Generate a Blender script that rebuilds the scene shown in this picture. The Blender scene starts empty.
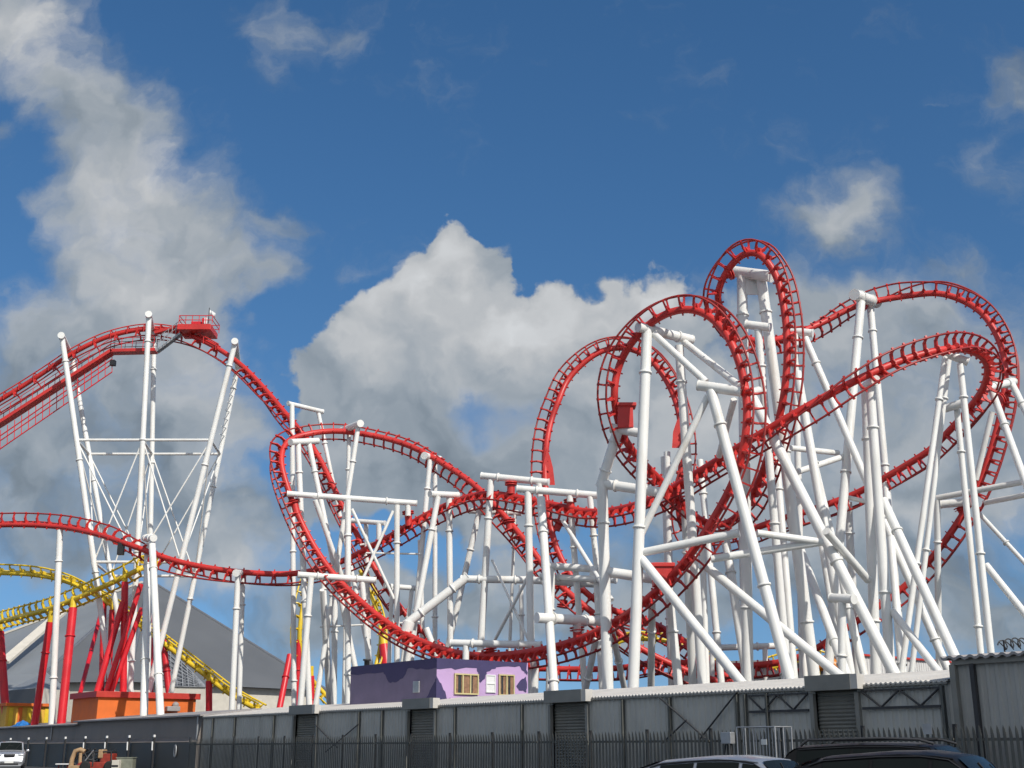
import bpy, math, random
from mathutils import Vector, Matrix
random.seed(7)
scene = bpy.context.scene
COL = scene.collection
R = math.radians
V = Vector

# ------------------------------------------------------------------ camera
FPX, PITCH, EYE = 1200.0, R(16.9), 1.6
CP, SP = math.cos(PITCH), math.sin(PITCH)
cam_d = bpy.data.cameras.new('camera')
cam = bpy.data.objects.new('camera', cam_d); COL.objects.link(cam)
cam.location = (0, 0, EYE); cam.rotation_euler = (R(90) + PITCH, 0, 0)
cam_d.sensor_width = 36; cam_d.lens = 36 * FPX / 1024
cam_d.clip_start = 0.1; cam_d.clip_end = 6000
scene.camera = cam

def at(x, y, Y):
    """world point seen at pixel (x, y), Y metres ahead"""
    u = (384 - y) * CP + FPX * SP
    f = FPX * CP - (384 - y) * SP
    return V(((x - 512) / f * Y, Y, EYE + u / f * Y))

# ------------------------------------------------------------------ mesh helper
class MB:
    def __init__(s): s.v = []; s.f = []; s.sm = []
    def quad(s, *p, smooth=False):
        n = len(s.v); s.v += [V(q) for q in p]; s.f.append(tuple(range(n, n + len(p)))); s.sm.append(smooth)
    def box(s, c, sx, sy, sz, ax=None, ay=None, az=None):
        ax = (ax or V((1, 0, 0))) * (sx / 2); ay = (ay or V((0, 1, 0))) * (sy / 2); az = (az or V((0, 0, 1))) * (sz / 2)
        c = V(c); n = len(s.v)
        for k in (-1, 1):
            for i, j in ((-1, -1), (1, -1), (1, 1), (-1, 1)):
                s.v.append(c + ax * i + ay * j + az * k)
        for q in ((0, 3, 2, 1), (4, 5, 6, 7), (0, 1, 5, 4), (1, 2, 6, 5), (2, 3, 7, 6), (3, 0, 4, 7)):
            s.f.append(tuple(n + i for i in q)); s.sm.append(False)
    def bar(s, p, q, w, h, up=None):
        p, q = V(p), V(q); d = q - p; L = d.length
        if L < 1e-5: return
        d.normalize(); up = V(up) if up else V((0, 0, 1))
        a = d.cross(up)
        if a.length < 1e-3: a = d.cross(V((0, 1, 0)))
        a.normalize(); b = a.cross(d)
        s.box((p + q) / 2, L, w, h, d, a, b)
    def tube(s, pts, r, sides=14, caps=True, rs=None):
        pts = [V(p) for p in pts]; n = len(pts)
        t = []
        for i in range(n):
            a = pts[max(i - 1, 0)]; b = pts[min(i + 1, n - 1)]
            t.append((b - a).normalized())
        ref = V((0, 0, 1)) if abs(t[0].z) < .9 else V((0, 1, 0))
        u = t[0].cross(ref).normalized(); base = len(s.v)
        for i in range(n):
            u = (u - t[i] * u.dot(t[i])).normalized(); w = t[i].cross(u)
            rr = rs[i] if rs else r
            for k in range(sides):
                a = 2 * math.pi * k / sides
                s.v.append(pts[i] + (u * math.cos(a) + w * math.sin(a)) * rr)
        for i in range(n - 1):
            for k in range(sides):
                a = base + i * sides + k; b = base + i * sides + (k + 1) % sides
                s.f.append((a, b, b + sides, a + sides)); s.sm.append(True)
        if caps:
            for i, rev in ((0, True), (n - 1, False)):
                c = len(s.v)
                s.v += [s.v[base + i * sides + k].copy() for k in range(sides)]
                q = list(range(c, c + sides))
                s.f.append(tuple(q[::-1] if rev else q)); s.sm.append(False)
    def lathe(s, c, axis, prof, sides=24):
        """prof: list of (along axis, radius)"""
        axis = V(axis).normalized(); pts = [V(c) + axis * a for a, r in prof]
        ref = V((0, 0, 1)) if abs(axis.z) < .9 else V((0, 1, 0))
        u = axis.cross(ref).normalized(); w = axis.cross(u); base = len(s.v)
        for (a, r), p in zip(prof, pts):
            for k in range(sides):
                g = 2 * math.pi * k / sides
                s.v.append(p + (u * math.cos(g) + w * math.sin(g)) * r)
        for i in range(len(prof) - 1):
            for k in range(sides):
                a = base + i * sides + k; b = base + i * sides + (k + 1) % sides
                s.f.append((a, b, b + sides, a + sides)); s.sm.append(True)
        s.f.append(tuple(base + k for k in range(sides))[::-1]); s.sm.append(False)
        e = base + (len(prof) - 1) * sides
        s.f.append(tuple(e + k for k in range(sides))); s.sm.append(False)
    def ball(s, c, r, n=8, sq=(1, 1, 1)):
        c = V(c); base = len(s.v)
        for i in range(n + 1):
            th = math.pi * i / n
            for k in range(2 * n):
                ph = math.pi * k / n
                s.v.append(c + V((math.sin(th) * math.cos(ph) * r * sq[0], math.sin(th) * math.sin(ph) * r * sq[1], math.cos(th) * r * sq[2])))
        for i in range(n):
            for k in range(2 * n):
                a = base + i * 2 * n + k; b = base + i * 2 * n + (k + 1) % (2 * n)
                s.f.append((a, a + 2 * n, b + 2 * n, b)); s.sm.append(True)

LOC = {}
def obj(name, mb, mat, parent=None, local=False, bevel=0):
    me = bpy.data.meshes.new(name)
    off = V((0, 0, 0)) if (parent is None or local) else LOC[parent]
    me.from_pydata([tuple(p - off) for p in mb.v], [], mb.f)
    me.polygons.foreach_set('use_smooth', mb.sm)
    me.materials.append(mat); me.update()
    o = bpy.data.objects.new(name, me); COL.objects.link(o)
    LOC[o] = V((0, 0, 0)) if parent is None else LOC[parent]
    if parent is not None: o.parent = parent
    if bevel:
        m = o.modifiers.new('bevel', 'BEVEL'); m.width = bevel; m.segments = 2; m.limit_method = 'ANGLE'
    return o
def tag(o, label, cat, group=None, kind=None):
    o['label'] = label; o['category'] = cat
    if group: o['group'] = group
    if kind: o['kind'] = kind
    return o
def thing(name, label, cat, loc, group=None, rz=0.0):
    o = bpy.data.objects.new(name, None); COL.objects.link(o)
    o.location = loc; o.rotation_euler = (0, 0, rz); o.empty_display_size = .3
    LOC[o] = V(loc)
    return tag(o, label, cat, group)
def structure(o, kind='structure'):
    o['kind'] = kind; return o

# ------------------------------------------------------------------ materials
def mat(name, col, rough=.5, metal=0.0, var=.12, scale=1.5, dirt=None, dirt_amt=.0, dirt_scale=.6, bump=0.0, bscale=20, coat=0.0, streak=False, spec=.5):
    m = bpy.data.materials.new(name); m.use_nodes = True
    nt = m.node_tree; N = nt.nodes; L = nt.links
    b = N['Principled BSDF']
    b.inputs['Roughness'].default_value = rough; b.inputs['Metallic'].default_value = metal
    b.inputs['Coat Weight'].default_value = coat; b.inputs['Coat Roughness'].default_value = .08
    b.inputs['Specular IOR Level'].default_value = spec
    tc = N.new('ShaderNodeTexCoord')
    src = tc.outputs['Object']
    if streak:
        mp = N.new('ShaderNodeMapping'); mp.inputs['Scale'].default_value = (1, 1, .12); L.new(src, mp.inputs[0]); src2 = mp.outputs[0]
    else: src2 = src
    n = N.new('ShaderNodeTexNoise'); n.inputs['Scale'].default_value = scale; n.inputs['Detail'].default_value = 6
    L.new(src, n.inputs['Vector'])
    mr = N.new('ShaderNodeMapRange'); mr.inputs[1].default_value = .3; mr.inputs[2].default_value = .7
    mr.inputs[3].default_value = 1 - var; mr.inputs[4].default_value = 1 + var * .6
    L.new(n.outputs[0], mr.inputs[0])
    mx = N.new('ShaderNodeMix'); mx.data_type = 'RGBA'; mx.blend_type = 'MULTIPLY'; mx.inputs[0].default_value = 1
    mx.inputs[6].default_value = (*col, 1)
    L.new(mr.outputs[0], mx.inputs[7]); out = mx.outputs[2]
    if dirt:
        n2 = N.new('ShaderNodeTexNoise'); n2.inputs['Scale'].default_value = dirt_scale; n2.inputs['Detail'].default_value = 9
        n2.inputs['Roughness'].default_value = .65
        L.new(src2, n2.inputs['Vector'])
        m2 = N.new('ShaderNodeMapRange'); m2.interpolation_type = 'SMOOTHSTEP'
        m2.inputs[1].default_value = .5; m2.inputs[2].default_value = .78; m2.inputs[4].default_value = dirt_amt
        L.new(n2.outputs[0], m2.inputs[0])
        mx2 = N.new('ShaderNodeMix'); mx2.data_type = 'RGBA'
        L.new(m2.outputs[0], mx2.inputs[0]); L.new(out, mx2.inputs[6]); mx2.inputs[7].default_value = (*dirt, 1)
        out = mx2.outputs[2]
    L.new(out, b.inputs['Base Color'])
    r2 = N.new('ShaderNodeMapRange'); r2.inputs[3].default_value = max(rough - .1, .03); r2.inputs[4].default_value = min(rough + .15, 1)
    L.new(n.outputs[0], r2.inputs[0]); L.new(r2.outputs[0], b.inputs['Roughness'])
    if bump:
        n3 = N.new('ShaderNodeTexNoise'); n3.inputs['Scale'].default_value = bscale; n3.inputs['Detail'].default_value = 5
        L.new(src, n3.inputs['Vector'])
        bp = N.new('ShaderNodeBump'); bp.inputs['Strength'].default_value = bump; bp.inputs['Distance'].default_value = .03
        L.new(n3.outputs[0], bp.inputs['Height']); L.new(bp.outputs[0], b.inputs['Normal'])
    return m

M = {
 'red': mat('red_track_paint', (.60, .036, .030), .44, var=.2, scale=.8, dirt=(.33, .03, .03), dirt_amt=.35, dirt_scale=.5),
 'white': mat('white_column_paint', (.82, .812, .77), .42, var=.06, scale=.5, dirt=(.50, .43, .33), dirt_amt=.5, dirt_scale=1.3, streak=True),
 'rail': mat('worn_shaded_rail_paint', (.36, .026, .022), .42, var=.35, scale=.9, dirt=(.12, .06, .05), dirt_amt=.55, dirt_scale=.9),  # worn red, darkened further to paint in the rails' backlit side
 'steel': mat('galvanised_steel', (.42, .43, .44), .45, .6, var=.2, scale=3),
 'dsteel': mat('dark_steel', (.045, .045, .047), .6, .0, var=.2, scale=3),
 'yellow': mat('yellow_track_paint', (.78, .55, .03), .4, var=.15, dirt=(.25, .15, .03), dirt_amt=.35),
 'redpost': mat('red_post_paint', (.68, .018, .028), .38, var=.15, scale=.7, dirt=(.25, .01, .02), dirt_amt=.35),
 'clad': mat('grey_cladding', (.49, .485, .445), .55, .0, var=.12, scale=.8, dirt=(.24, .23, .20), dirt_amt=.5, dirt_scale=1.2, streak=True),
 'cladlight': mat('light_grey_cladding', (.42, .415, .385), .55, .0, var=.1, scale=.7, dirt=(.20, .20, .19), dirt_amt=.4, dirt_scale=1.2, streak=True),
 'cladflat': mat('charcoal_panel', (.23, .20, .178), .6, .0, var=.12, scale=.6, dirt=(.08, .075, .07), dirt_amt=.5, streak=True),
 'cladlow': mat('dark_lower_panel', (.085, .083, .074), .55, .0, var=.2, scale=.9),
 'roof': mat('pale_roof_sheet', (.60, .57, .52), .55, .0, var=.12, scale=1.2, dirt=(.33, .30, .25), dirt_amt=.5),
 'roofgrey': mat('grey_roof_sheet', (.34, .32, .31), .6, .0, var=.15, scale=1.0, dirt=(.2, .18, .17), dirt_amt=.5),
 'shutter': mat('dark_shutter', (.24, .235, .21), .5, .0, var=.15),
 'fence': mat('dark_fence_paint', (.11, .112, .10), .6, .0, var=.25, scale=2),
 'asphalt': mat('asphalt', (.05, .05, .052), .9, var=.3, scale=.4, bump=.4, bscale=60),
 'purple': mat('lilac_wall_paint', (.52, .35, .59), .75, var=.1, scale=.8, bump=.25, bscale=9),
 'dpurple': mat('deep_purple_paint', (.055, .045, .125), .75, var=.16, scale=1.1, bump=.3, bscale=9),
 'orange': mat('orange_wall_paint', (.72, .155, .022), .65, var=.1, dirt=(.4, .08, .02), dirt_amt=.4),
 'redtrim': mat('red_fascia_paint', (.50, .035, .022), .5, var=.15),
 'ywall': mat('amber_wall_paint', (.68, .40, .05), .65, var=.2, dirt=(.4, .2, .02), dirt_amt=.4),
 'cream': mat('cream_render', (.62, .58, .50), .8, var=.08, dirt=(.4, .37, .3), dirt_amt=.35),
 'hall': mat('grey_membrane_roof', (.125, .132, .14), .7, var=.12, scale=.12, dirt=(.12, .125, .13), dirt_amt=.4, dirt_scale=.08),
 'hall2': mat('pale_grey_roof_sheet', (.24, .255, .265), .6, var=.1, scale=.15, dirt=(.15, .16, .165), dirt_amt=.5, dirt_scale=.2),
 'glass': mat('dark_glass', (.02, .025, .03), .06, var=.1, spec=.8),
 'carglass': mat('car_glass', (.010, .013, .013), .10, var=.05, spec=.08),
 'curtain': mat('brown_curtain', (.30, .17, .10), .85, var=.35, scale=6),
 'silver': mat('silver_car_paint', (.50, .51, .53), .28, .55, var=.05, coat=.6),
 'silverblue': mat('pale_blue_car_paint', (.29, .32, .37), .3, .4, var=.05, coat=.6),
 'black': mat('black_car_paint', (.010, .010, .010), .34, .0, var=.1, coat=.0, spec=.2),
 'blackblue': mat('midnight_car_paint', (.010, .010, .011), .34, .0, var=.1, coat=.0, spec=.2),
 'tyre': mat('tyre_rubber', (.02, .02, .02), .85, var=.2),
 'rim': mat('alloy_rim', (.5, .5, .52), .3, .9, var=.1),
 'plastic': mat('black_plastic', (.02, .02, .022), .55, var=.2),
 'lamp': mat('clear_lamp_glass', (.62, .64, .66), .12, .2, var=.1),
 'plate': mat('white_plate', (.75, .75, .72), .5, var=.05),
 'blue': mat('blue_tarpaulin', (.03, .20, .55), .5, var=.3, scale=3),
 'tan': mat('tan_upholstery', (.40, .26, .14), .7, var=.25, scale=4),
 'redm': mat('red_machine_paint', (.30, .035, .02), .55, var=.35, scale=4),
 'greenboard': mat('weathered_board', (.22, .23, .18), .85, var=.25, scale=3, dirt=(.1, .11, .07), dirt_amt=.5),
 'greydoor': mat('pale_door', (.48, .50, .40), .7, var=.2),
 'concrete': mat('concrete', (.32, .31, .29), .9, var=.15, bump=.3),
 'shedwhite': mat('white_sheeting', (.66, .65, .63), .6, var=.06, scale=.6),
 'shedgrey': mat('slate_grey_sheeting', (.13, .14, .16), .6, var=.1),
 'orangeride': mat('orange_ride_paint', (.70, .22, .01), .4, var=.2, scale=1),
 'whiteplain': mat('white_gloss', (.78, .78, .76), .35, var=.05),
}

# ------------------------------------------------------------------ coaster track
def catmull(P, N, step=.3):
    """centripetal Catmull-Rom through P (Vectors) with normals N; returns evenly spaced (pos, tan, n, s)"""
    P = [P[0] * 2 - P[1]] + P + [P[-1] * 2 - P[-2]]
    N = [N[0]] + N + [N[-1]]
    out = []
    for i in range(1, len(P) - 2):
        p0, p1, p2, p3 = P[i - 1], P[i], P[i + 1], P[i + 2]
        t0 = 0; t1 = t0 + (p1 - p0).length ** .5; t2 = t1 + (p2 - p1).length ** .5; t3 = t2 + (p3 - p2).length ** .5
        k = max(4, int((p2 - p1).length / .12))
        for j in range(k):
            t = t1 + (t2 - t1) * j / k
            a1 = p0 * ((t1 - t) / (t1 - t0)) + p1 * ((t - t0) / (t1 - t0))
            a2 = p1 * ((t2 - t) / (t2 - t1)) + p2 * ((t - t1) / (t2 - t1))
            a3 = p2 * ((t3 - t) / (t3 - t2)) + p3 * ((t - t2) / (t3 - t2))
            b1 = a1 * ((t2 - t) / (t2 - t0)) + a2 * ((t - t0) / (t2 - t0))
            b2 = a2 * ((t3 - t) / (t3 - t1)) + a3 * ((t - t1) / (t3 - t1))
            c = b1 * ((t2 - t) / (t2 - t1)) + b2 * ((t - t1) / (t2 - t1))
            w = j / k; w = w * w * (3 - 2 * w)
            out.append((c, N[i].lerp(N[i + 1], w), i + j / k - 1))
    out.append((P[-2], N[-2], len(P) - 3))
    # smooth the polyline to melt small kinks
    pts = [o[0] for o in out]
    for _ in range(25):
        pts = [pts[0]] + [(pts[i - 1] + pts[i] * 2 + pts[i + 1]) / 4 for i in range(1, len(pts) - 1)] + [pts[-1]]
    nn = [o[1].normalized() for o in out]
    for _ in range(40):
        nn = [nn[0]] + [(nn[i - 1] + nn[i] * 2 + nn[i + 1]).normalized() for i in range(1, len(nn) - 1)] + [nn[-1]]
    res = []; acc = 0; nxt = 0; s = 0
    for i in range(len(pts) - 1):
        d = (pts[i + 1] - pts[i]).length
        while nxt <= s + d:
            w = (nxt - s) / d if d > 0 else 0
            p = pts[i].lerp(pts[i + 1], w); n = nn[i].lerp(nn[i + 1], w)
            res.append([p, None, n, nxt, out[i][2]]); nxt += step
        s += d
    for i in range(len(res)):
        a = res[max(i - 1, 0)][0]; b = res[min(i + 1, len(res) - 1)][0]
        t = (b - a).normalized(); n = res[i][2]; n = n - t * n.dot(t)
        res[i][1] = t; res[i][2] = n.normalized()
    return res

def interp(path, s, step):
    i = min(int(s / step), len(path) - 2); w = s / step - i
    a, b = path[i], path[i + 1]
    t = a[1].lerp(b[1], w).normalized(); n = a[2].lerp(b[2], w); n = (n - t * n.dot(t)).normalized()
    return a[0].lerp(b[0], w), t, n

RAIL_D, HALF_G = .77, .55
def tie_mesh(mb, p, t, n, d=RAIL_D, hg=HALF_G, rs=.22, th=.085):
    g = t.cross(n)
    prof = [(rs * .55, rs * .72), (hg * .82, d * .50), (hg * .98, d * .80), (hg, d - .02)]
    wid = [.28, .17, .12, .15]
    for sg in (-1, 1):
        for k in range(3):
            a = p + g * (sg * prof[k][0]) + n * prof[k][1]
            b = p + g * (sg * prof[k + 1][0]) + n * prof[k + 1][1]
            e = (b - a).normalized()
            mb.box((a + b) / 2, (b - a).length + .04, (wid[k] + wid[k + 1]) / 2, th, e, e.cross(t).normalized(), t)
    for sg in (-1, 1):                                                       # lug outside each rail
        mb.box(p + g * (sg * (hg + .05)) + n * (d - .03), .20, .11, th * 1.3, g, n, t)
    q = [p + t * a + g * b + n * c for a, b, c in ((-.17, -rs * .5, rs * .6), (.17, -rs * .5, rs * .6), (.17, rs * .5, rs * .6), (-.17, rs * .5, rs * .6), (-.04, -rs * .62, rs * 1.75), (.04, -rs * .62, rs * 1.75), (.04, rs * .62, rs * 1.75), (-.04, rs * .62, rs * 1.75))]
    b0 = len(mb.v); mb.v += q                                                # tapered web on the spine
    for f in ((4, 5, 6, 7), (0, 1, 5, 4), (1, 2, 6, 5), (2, 3, 7, 6), (3, 0, 4, 7), (3, 2, 1, 0)): mb.f.append(tuple(b0 + i for i in f)); mb.sm.append(False)
    mb.box(p + n * (rs * .2), .12, rs * 2 + .30, th * .8, g, n, t)           # lug through the spine to its back

track_root = thing('coaster_track', 'red steel track of the looping coaster, all its bends and loops on white columns', 'coaster track', at(300, 700, 84).xy.to_3d())
def parse(rows):
    P, N = [], []; last = V((0, 0, -1))
    for r in rows:
        P.append(at(r[0], r[1], r[2]))
        if len(r) > 3: last = V(r[3:6]).normalized()
        N.append(last)
    return P, N
A = [(-70,440,101,0,0,-1),(0,400,100),(40,375,99.7),(75,352,99.3),(110,336,99.3),(150,329,99),(185,334,98.5),(215,347,97.5),(240,364,96.5,-.2,0,-1),
 (262,386,95,-.5,0,-.8),(285,413,93,-.7,-.2,-.6),(314,449,91,-.8,-.2,-.5),(346,513,89,-.8,-.2,-.4),(380,577,88,-.7,-.2,-.6),(408,617,88,-.5,0,-.8),
 (440,645,88,-.2,0,-1),(490,664,88.5,0,0,-1),(560,669,88),(620,668,86.5),(660,662,84.5),(700,664,82.5),(745,666,80.5),(800,657,78.5,.1,0,-1),(848,627,77,.4,0,-.9),
 (905,586,76,.6,-.1,-.7),(945,541,75,.7,-.2,-.6),(978,486,74,.85,-.3,-.3),(998,425,73.5,.95,-.35,0),(1005,385,73.5,.95,-.4,.1),(1003,352,74,.9,-.4,.3),
 (992,326,74.5,.8,-.4,.5),(980,311,75,.6,-.5,.7),(957,298,76,.25,-.55,.8),(937,293,76.5,0,-.5,.85),(914,295,77,0,-.1,.9),(881,300,77.5,0,.6,.7),(853,307,77.5,0,1,.2),(824,322,77.5,0,1,-.2),
 (805,330,77,0,.9,-.5),(778,339,75.5,0,.7,-.8),(756,341,74,-.2,.4,-.9),(736,331,71.5,-.6,.2,-.7),(722,312,69.5,-.9,0,-.3),(717,296,68.5,-1,-.2,.1),(722,280,68,-.85,-.25,.5),(731,265,67.5,-.5,-.3,.85),
 (743,254,67,-.2,-.3,1),(756,252,66.5,.1,-.35,1),(767,261,66,.5,-.45,.75),(776,275,66,.7,-.5,.4),(784,308,65.5,.8,-.6,.1),(787,340,65.5,.8,-.6,0),(786,378,65.5,.8,-.6,0),(780,415,66,.8,-.55,0),(771,447,67,.8,-.5,-.2),
 (758,483,69,.7,-.5,-.5),(742,511,71,.3,-.5,-.9),(724,525,72,0,-.4,-1),(702,521,71.5,-.4,-.4,-.9),(684,505,70,-.7,-.4,-.6),(668,488,68.5,-.7,-.4,-.5),(652,472,67,-.7,-.4,-.5),(636,455,66,-.8,-.4,-.4),(623,436,65,-.9,-.4,-.1),
 (616,412,64.5,-1,-.4,0),(614,392,64,-1,-.4,0),(617,372,64,-.95,-.4,.2),(625,352,63.5,-.8,-.4,.5),(636,337,63,-.6,-.4,.7),(649,324,62.5,-.4,-.4,.85),(670,312,62,-.2,-.35,.95),(692,309,61.5,.05,-.33,1),(709,316,61,.3,-.4,.9),
 (724,331,60.5,.5,-.5,.7),(735,351,60,.65,-.6,.4),(743,376,60,.75,-.65,.15),(747,403,60,.7,-.7,0),(746,432,60,.7,-.7,-.05),(740,464,60.5,.7,-.65,-.2),(727,495,61,.65,-.6,-.4),(711,523,61.5,.6,-.6,-.6),(690,555,62,.5,-.55,-.7),(660,588,63.5,.4,-.5,-.8),
 (622,618,65.5,.2,-.45,-.9),(580,639,68,.1,-.4,-1),(530,652,71,0,-.3,-1),(470,655,75,-.1,-.3,-1),(430,645,77.5,-.3,-.3,-.9),(395,628,79.5,-.4,-.3,-.85),(360,601,81,-.5,-.3,-.8),(330,570,82,-.6,-.35,-.6),(305,530,82.5,-.8,-.4,-.4),(286,483,82.5,-.95,-.4,-.1),
 (281,458,83,-.9,-.1,.1),(288,441,84,-.6,.7,.3),(308,434,85,-.3,.9,.3),(335,431,85.5,0,1,.2),(375,436,85.5,0,1,.05),(410,446,85,0,1,0),(450,468,84,-.1,.9,-.3),(479,489,83,-.2,.6,-.7),(526,542,81,-.5,.1,-.8),(555,580,80,-.4,0,-.85),
 (593,613,79,-.3,0,-.9),(640,648,79,0,0,-1),(690,672,79),(745,690,79)]
B = [(-70,528,98,0,.5,.9),(0,525,97.5,0,.5,.9),(30,525,96.7,0,.5,.9),(60,527,95.6,0,.6,.8),(100,535,92.6,0,.8,.5),(130,545,90.6,0,1,0),(180,562,88.8,0,.3,-.9),(240,572,87.6,0,.1,-1),(300,573,87.2,0,0,-1),(340,562,86.6,0,-.1,-1),(380,542,86,.2,-.2,-1),
 (434,511,83,.3,-.4,-.9),(483,494,80,.1,-.5,-.9),(545,503,77,0,-.5,-.9),(595,512,74,0,-.5,-.9),(650,500,70.5,.1,-.4,-.9),(700,471,67,.3,0,-.9),(752,439,64,.3,-.1,-.9),(801,410,62.5,.3,-.6,-.7),(849,384,62,.1,-.95,-.3),(883,368,62,0,-1,0),
 (912,357,62.5,0,-1,.1),(941,350,63,0,-1,.2),(961,349,64,.2,-.9,.4),(980,355,65.5,.7,-.6,.4),(988,368,67,.95,-.3,.1),(984,387,68.5,.9,-.3,-.3),(972,405,70,.7,-.2,-.7),(951,429,71.5,.5,0,-.8),(930,450,72.5,.3,.2,-.9),(908,464,73.5,.2,.3,-.9),
 (888,476,74.5,.15,.3,-.9),(857,493,76,.1,.3,-.9),(817,508,77,.05,.2,-.95),(775,521,78,0,0,-1),(735,535,79,0,-.3,-1),(704,541,80,-.2,-.5,-.9),(685,533,80.5,-.2,-.9,-.4),(678,505,80.5,0,-1,0),(681,470,80.5,.4,-.9,0),(682,440,80.5,.8,-.5,.1),
 (678,409,81,.95,-.3,.15),(670,387,81.5,.85,-.3,.4),(658,368,82,.6,-.3,.7),(645,355,82.5,.4,-.3,.85),(627,348,83,.1,-.3,1),(613,348,83,-.1,-.2,1),(597,353,83,-.35,-.1,.9),(580,366,83,-.6,.1,.7),(567,381,83,-.75,.3,.5),(559,400,82.5,-.8,.4,.3),(552,418,82.5,-.8,.5,.1),
 (547,441,82,-.75,.6,0),(545,463,82,-.7,.7,0),(546,495,81.5,-.7,.6,-.2),(550,523,81,-.7,.5,-.4),(558,552,80.5,-.7,.3,-.6),(578,585,80,-.5,.1,-.8),(608,608,80,-.2,0,-1),(650,622,82,0,0,-1),(690,645,85),(725,676,87),(760,700,88)]
STEP = .3
all_ties = []
def build_track(root, rows, matname, spine_r=.212, rail_r=.062, gap=None, d=RAIL_D, hg=HALF_G, ties=None):
    P, N = parse(rows)
    path = catmull(P, N, STEP)
    sp, r1, r2 = MB(), MB(), MB()
    sp.tube([q[0] for q in path], spine_r, 14)
    r1.tube([q[0] + q[2] * d + q[1].cross(q[2]) * hg for q in path], rail_r, 8)
    r2.tube([q[0] + q[2] * d - q[1].cross(q[2]) * hg for q in path], rail_r, 8)
    obj('spine', sp, M[matname], root)
    rm = M['rail'] if matname == 'red' else M[matname]
    obj('rail', r1, rm, root); obj('rail', r2, rm, root)
    s = .4; L = (len(path) - 2) * STEP
    while s < L:
        i = int(s / STEP); p, t, n = interp(path, s, STEP)
        ties.append((p, t, n))
        s += gap(path[i][4]) if gap else .75
    return path
pathA = build_track(track_root, A, 'red', gap=lambda k: 2.0 if k < 8 else (1.05 if k < 14 else .76), ties=all_ties)
pathB = build_track(track_root, B, 'red', gap=lambda k: 1.15 if k < 9 else .76, ties=all_ties)

def flush_ties(root, ties, matname, d=RAIL_D, hg=HALF_G, rs=.22, keep=100, th=.085):
    def key(q):
        p = q[0]; f = p.y * CP + (p.z - EYE) * SP
        x = abs(p.x / f * FPX)
        return (p - cam.location).length + (1000 if x > 505 else 0)
    ties = sorted(ties, key=key)
    for p, t, n in ties[:keep]:
        m = MB(); tie_mesh(m, p, t, n, d, hg, rs, th); obj('tie', m, M[matname], root)
    rest = MB()
    for p, t, n in ties[keep:]: tie_mesh(rest, p, t, n, d, hg, rs, th)
    if rest.v:
        o = obj('ties', rest, M[matname], root); o['kind'] = 'stuff'
flush_ties(track_root, all_ties, 'red')

m = MB(); tr = [q for q in pathA if q[4] < 7.2]
m.tube([q[0] + V((0, -.34, .36)) for q in tr], .055, 8); m.tube([q[0] + V((0, .34, .36)) for q in tr], .055, 8)
for q in tr[::5]:
    m.bar(q[0] + V((0, -.36, .38)), q[0] + V((0, -.30, -.30)), .10, .07, up=(1, 0, 0)); m.bar(q[0] + V((0, -.36, .37)), q[0] + V((0, .36, .37)), .08, .05)
obj('chain_trough', m, M['red'], track_root)
# red brackets that tie the spine to the white steelwork: pixel ends + depth
def bracket(x1, y1, x2, y2, Y, w=.42):
    a, b = at(x1, y1, Y), at(x2, y2, Y)
    m = MB(); dirn = (b - a).normalized()
    m.tube([a, b], w * .62, 12)
    m.lathe(a - dirn * .05, dirn, [(0, w), (.07, w)], 16)
    m.lathe(a + dirn * .10, dirn, [(0, w), (.05, w)], 16)
    obj('track_bracket', m, M['red'], track_root)
for q in [(294,501,297,514,82.5),(408,512,409,526,84),(340,584,341,593,81.8),(404,634,406,642,79.2),(490,649,491,657,73.8),(509,520,510,529,81.5),
          (511,483,511,494,78.5),(570,500,571,508,75.5),(577,628,578,640,68.2),(690,565,684,560,62.1),(741,388,747,390,60),
          (563,607,564,600,80),(878,377,877,370,62.3),(770,337,764,341,74.5),(731,273,726,275,67.8),(960,507,964,514,74.6),(560,522,556,530,81),(1001,400,1007,398,73.5)]:
    bracket(*q)
m = MB()                                                           # big red box clamp on the left leg of the front loop
m.box(at(625,418,64.3), .85, .7, 1.25); m.box(at(626,406,64.3), 1.08, .9, .2)
obj('box_clamp', m, M['red'], track_root, bevel=.03)
m = MB(); m.box(at(663,575,63.3), 1.1, .9, 1.2); m.box(at(661,566,63.3), 1.35, 1.1, .2)
obj('box_clamp', m, M['red'], track_root, bevel=.03)
def gusset(pts, Y, th):
    m = MB(); f = [at(x, y, Y - th / 2) for x, y in pts]; b = [at(x, y, Y + th / 2) for x, y in pts]
    m.quad(*f); m.quad(*b[::-1])
    for i in range(len(pts)):
        j = (i + 1) % len(pts); m.quad(f[j], f[i], b[i], b[j])
    obj('gusset', m, M['red'], track_root)
gusset([(547,448),(550,456),(553,468),(555,485),(544,485),(543,465)], 82, .5)
gusset([(681,416),(677,420),(673,432),(672,448),(682,448),(684,430)], 80.6, .5)

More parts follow.
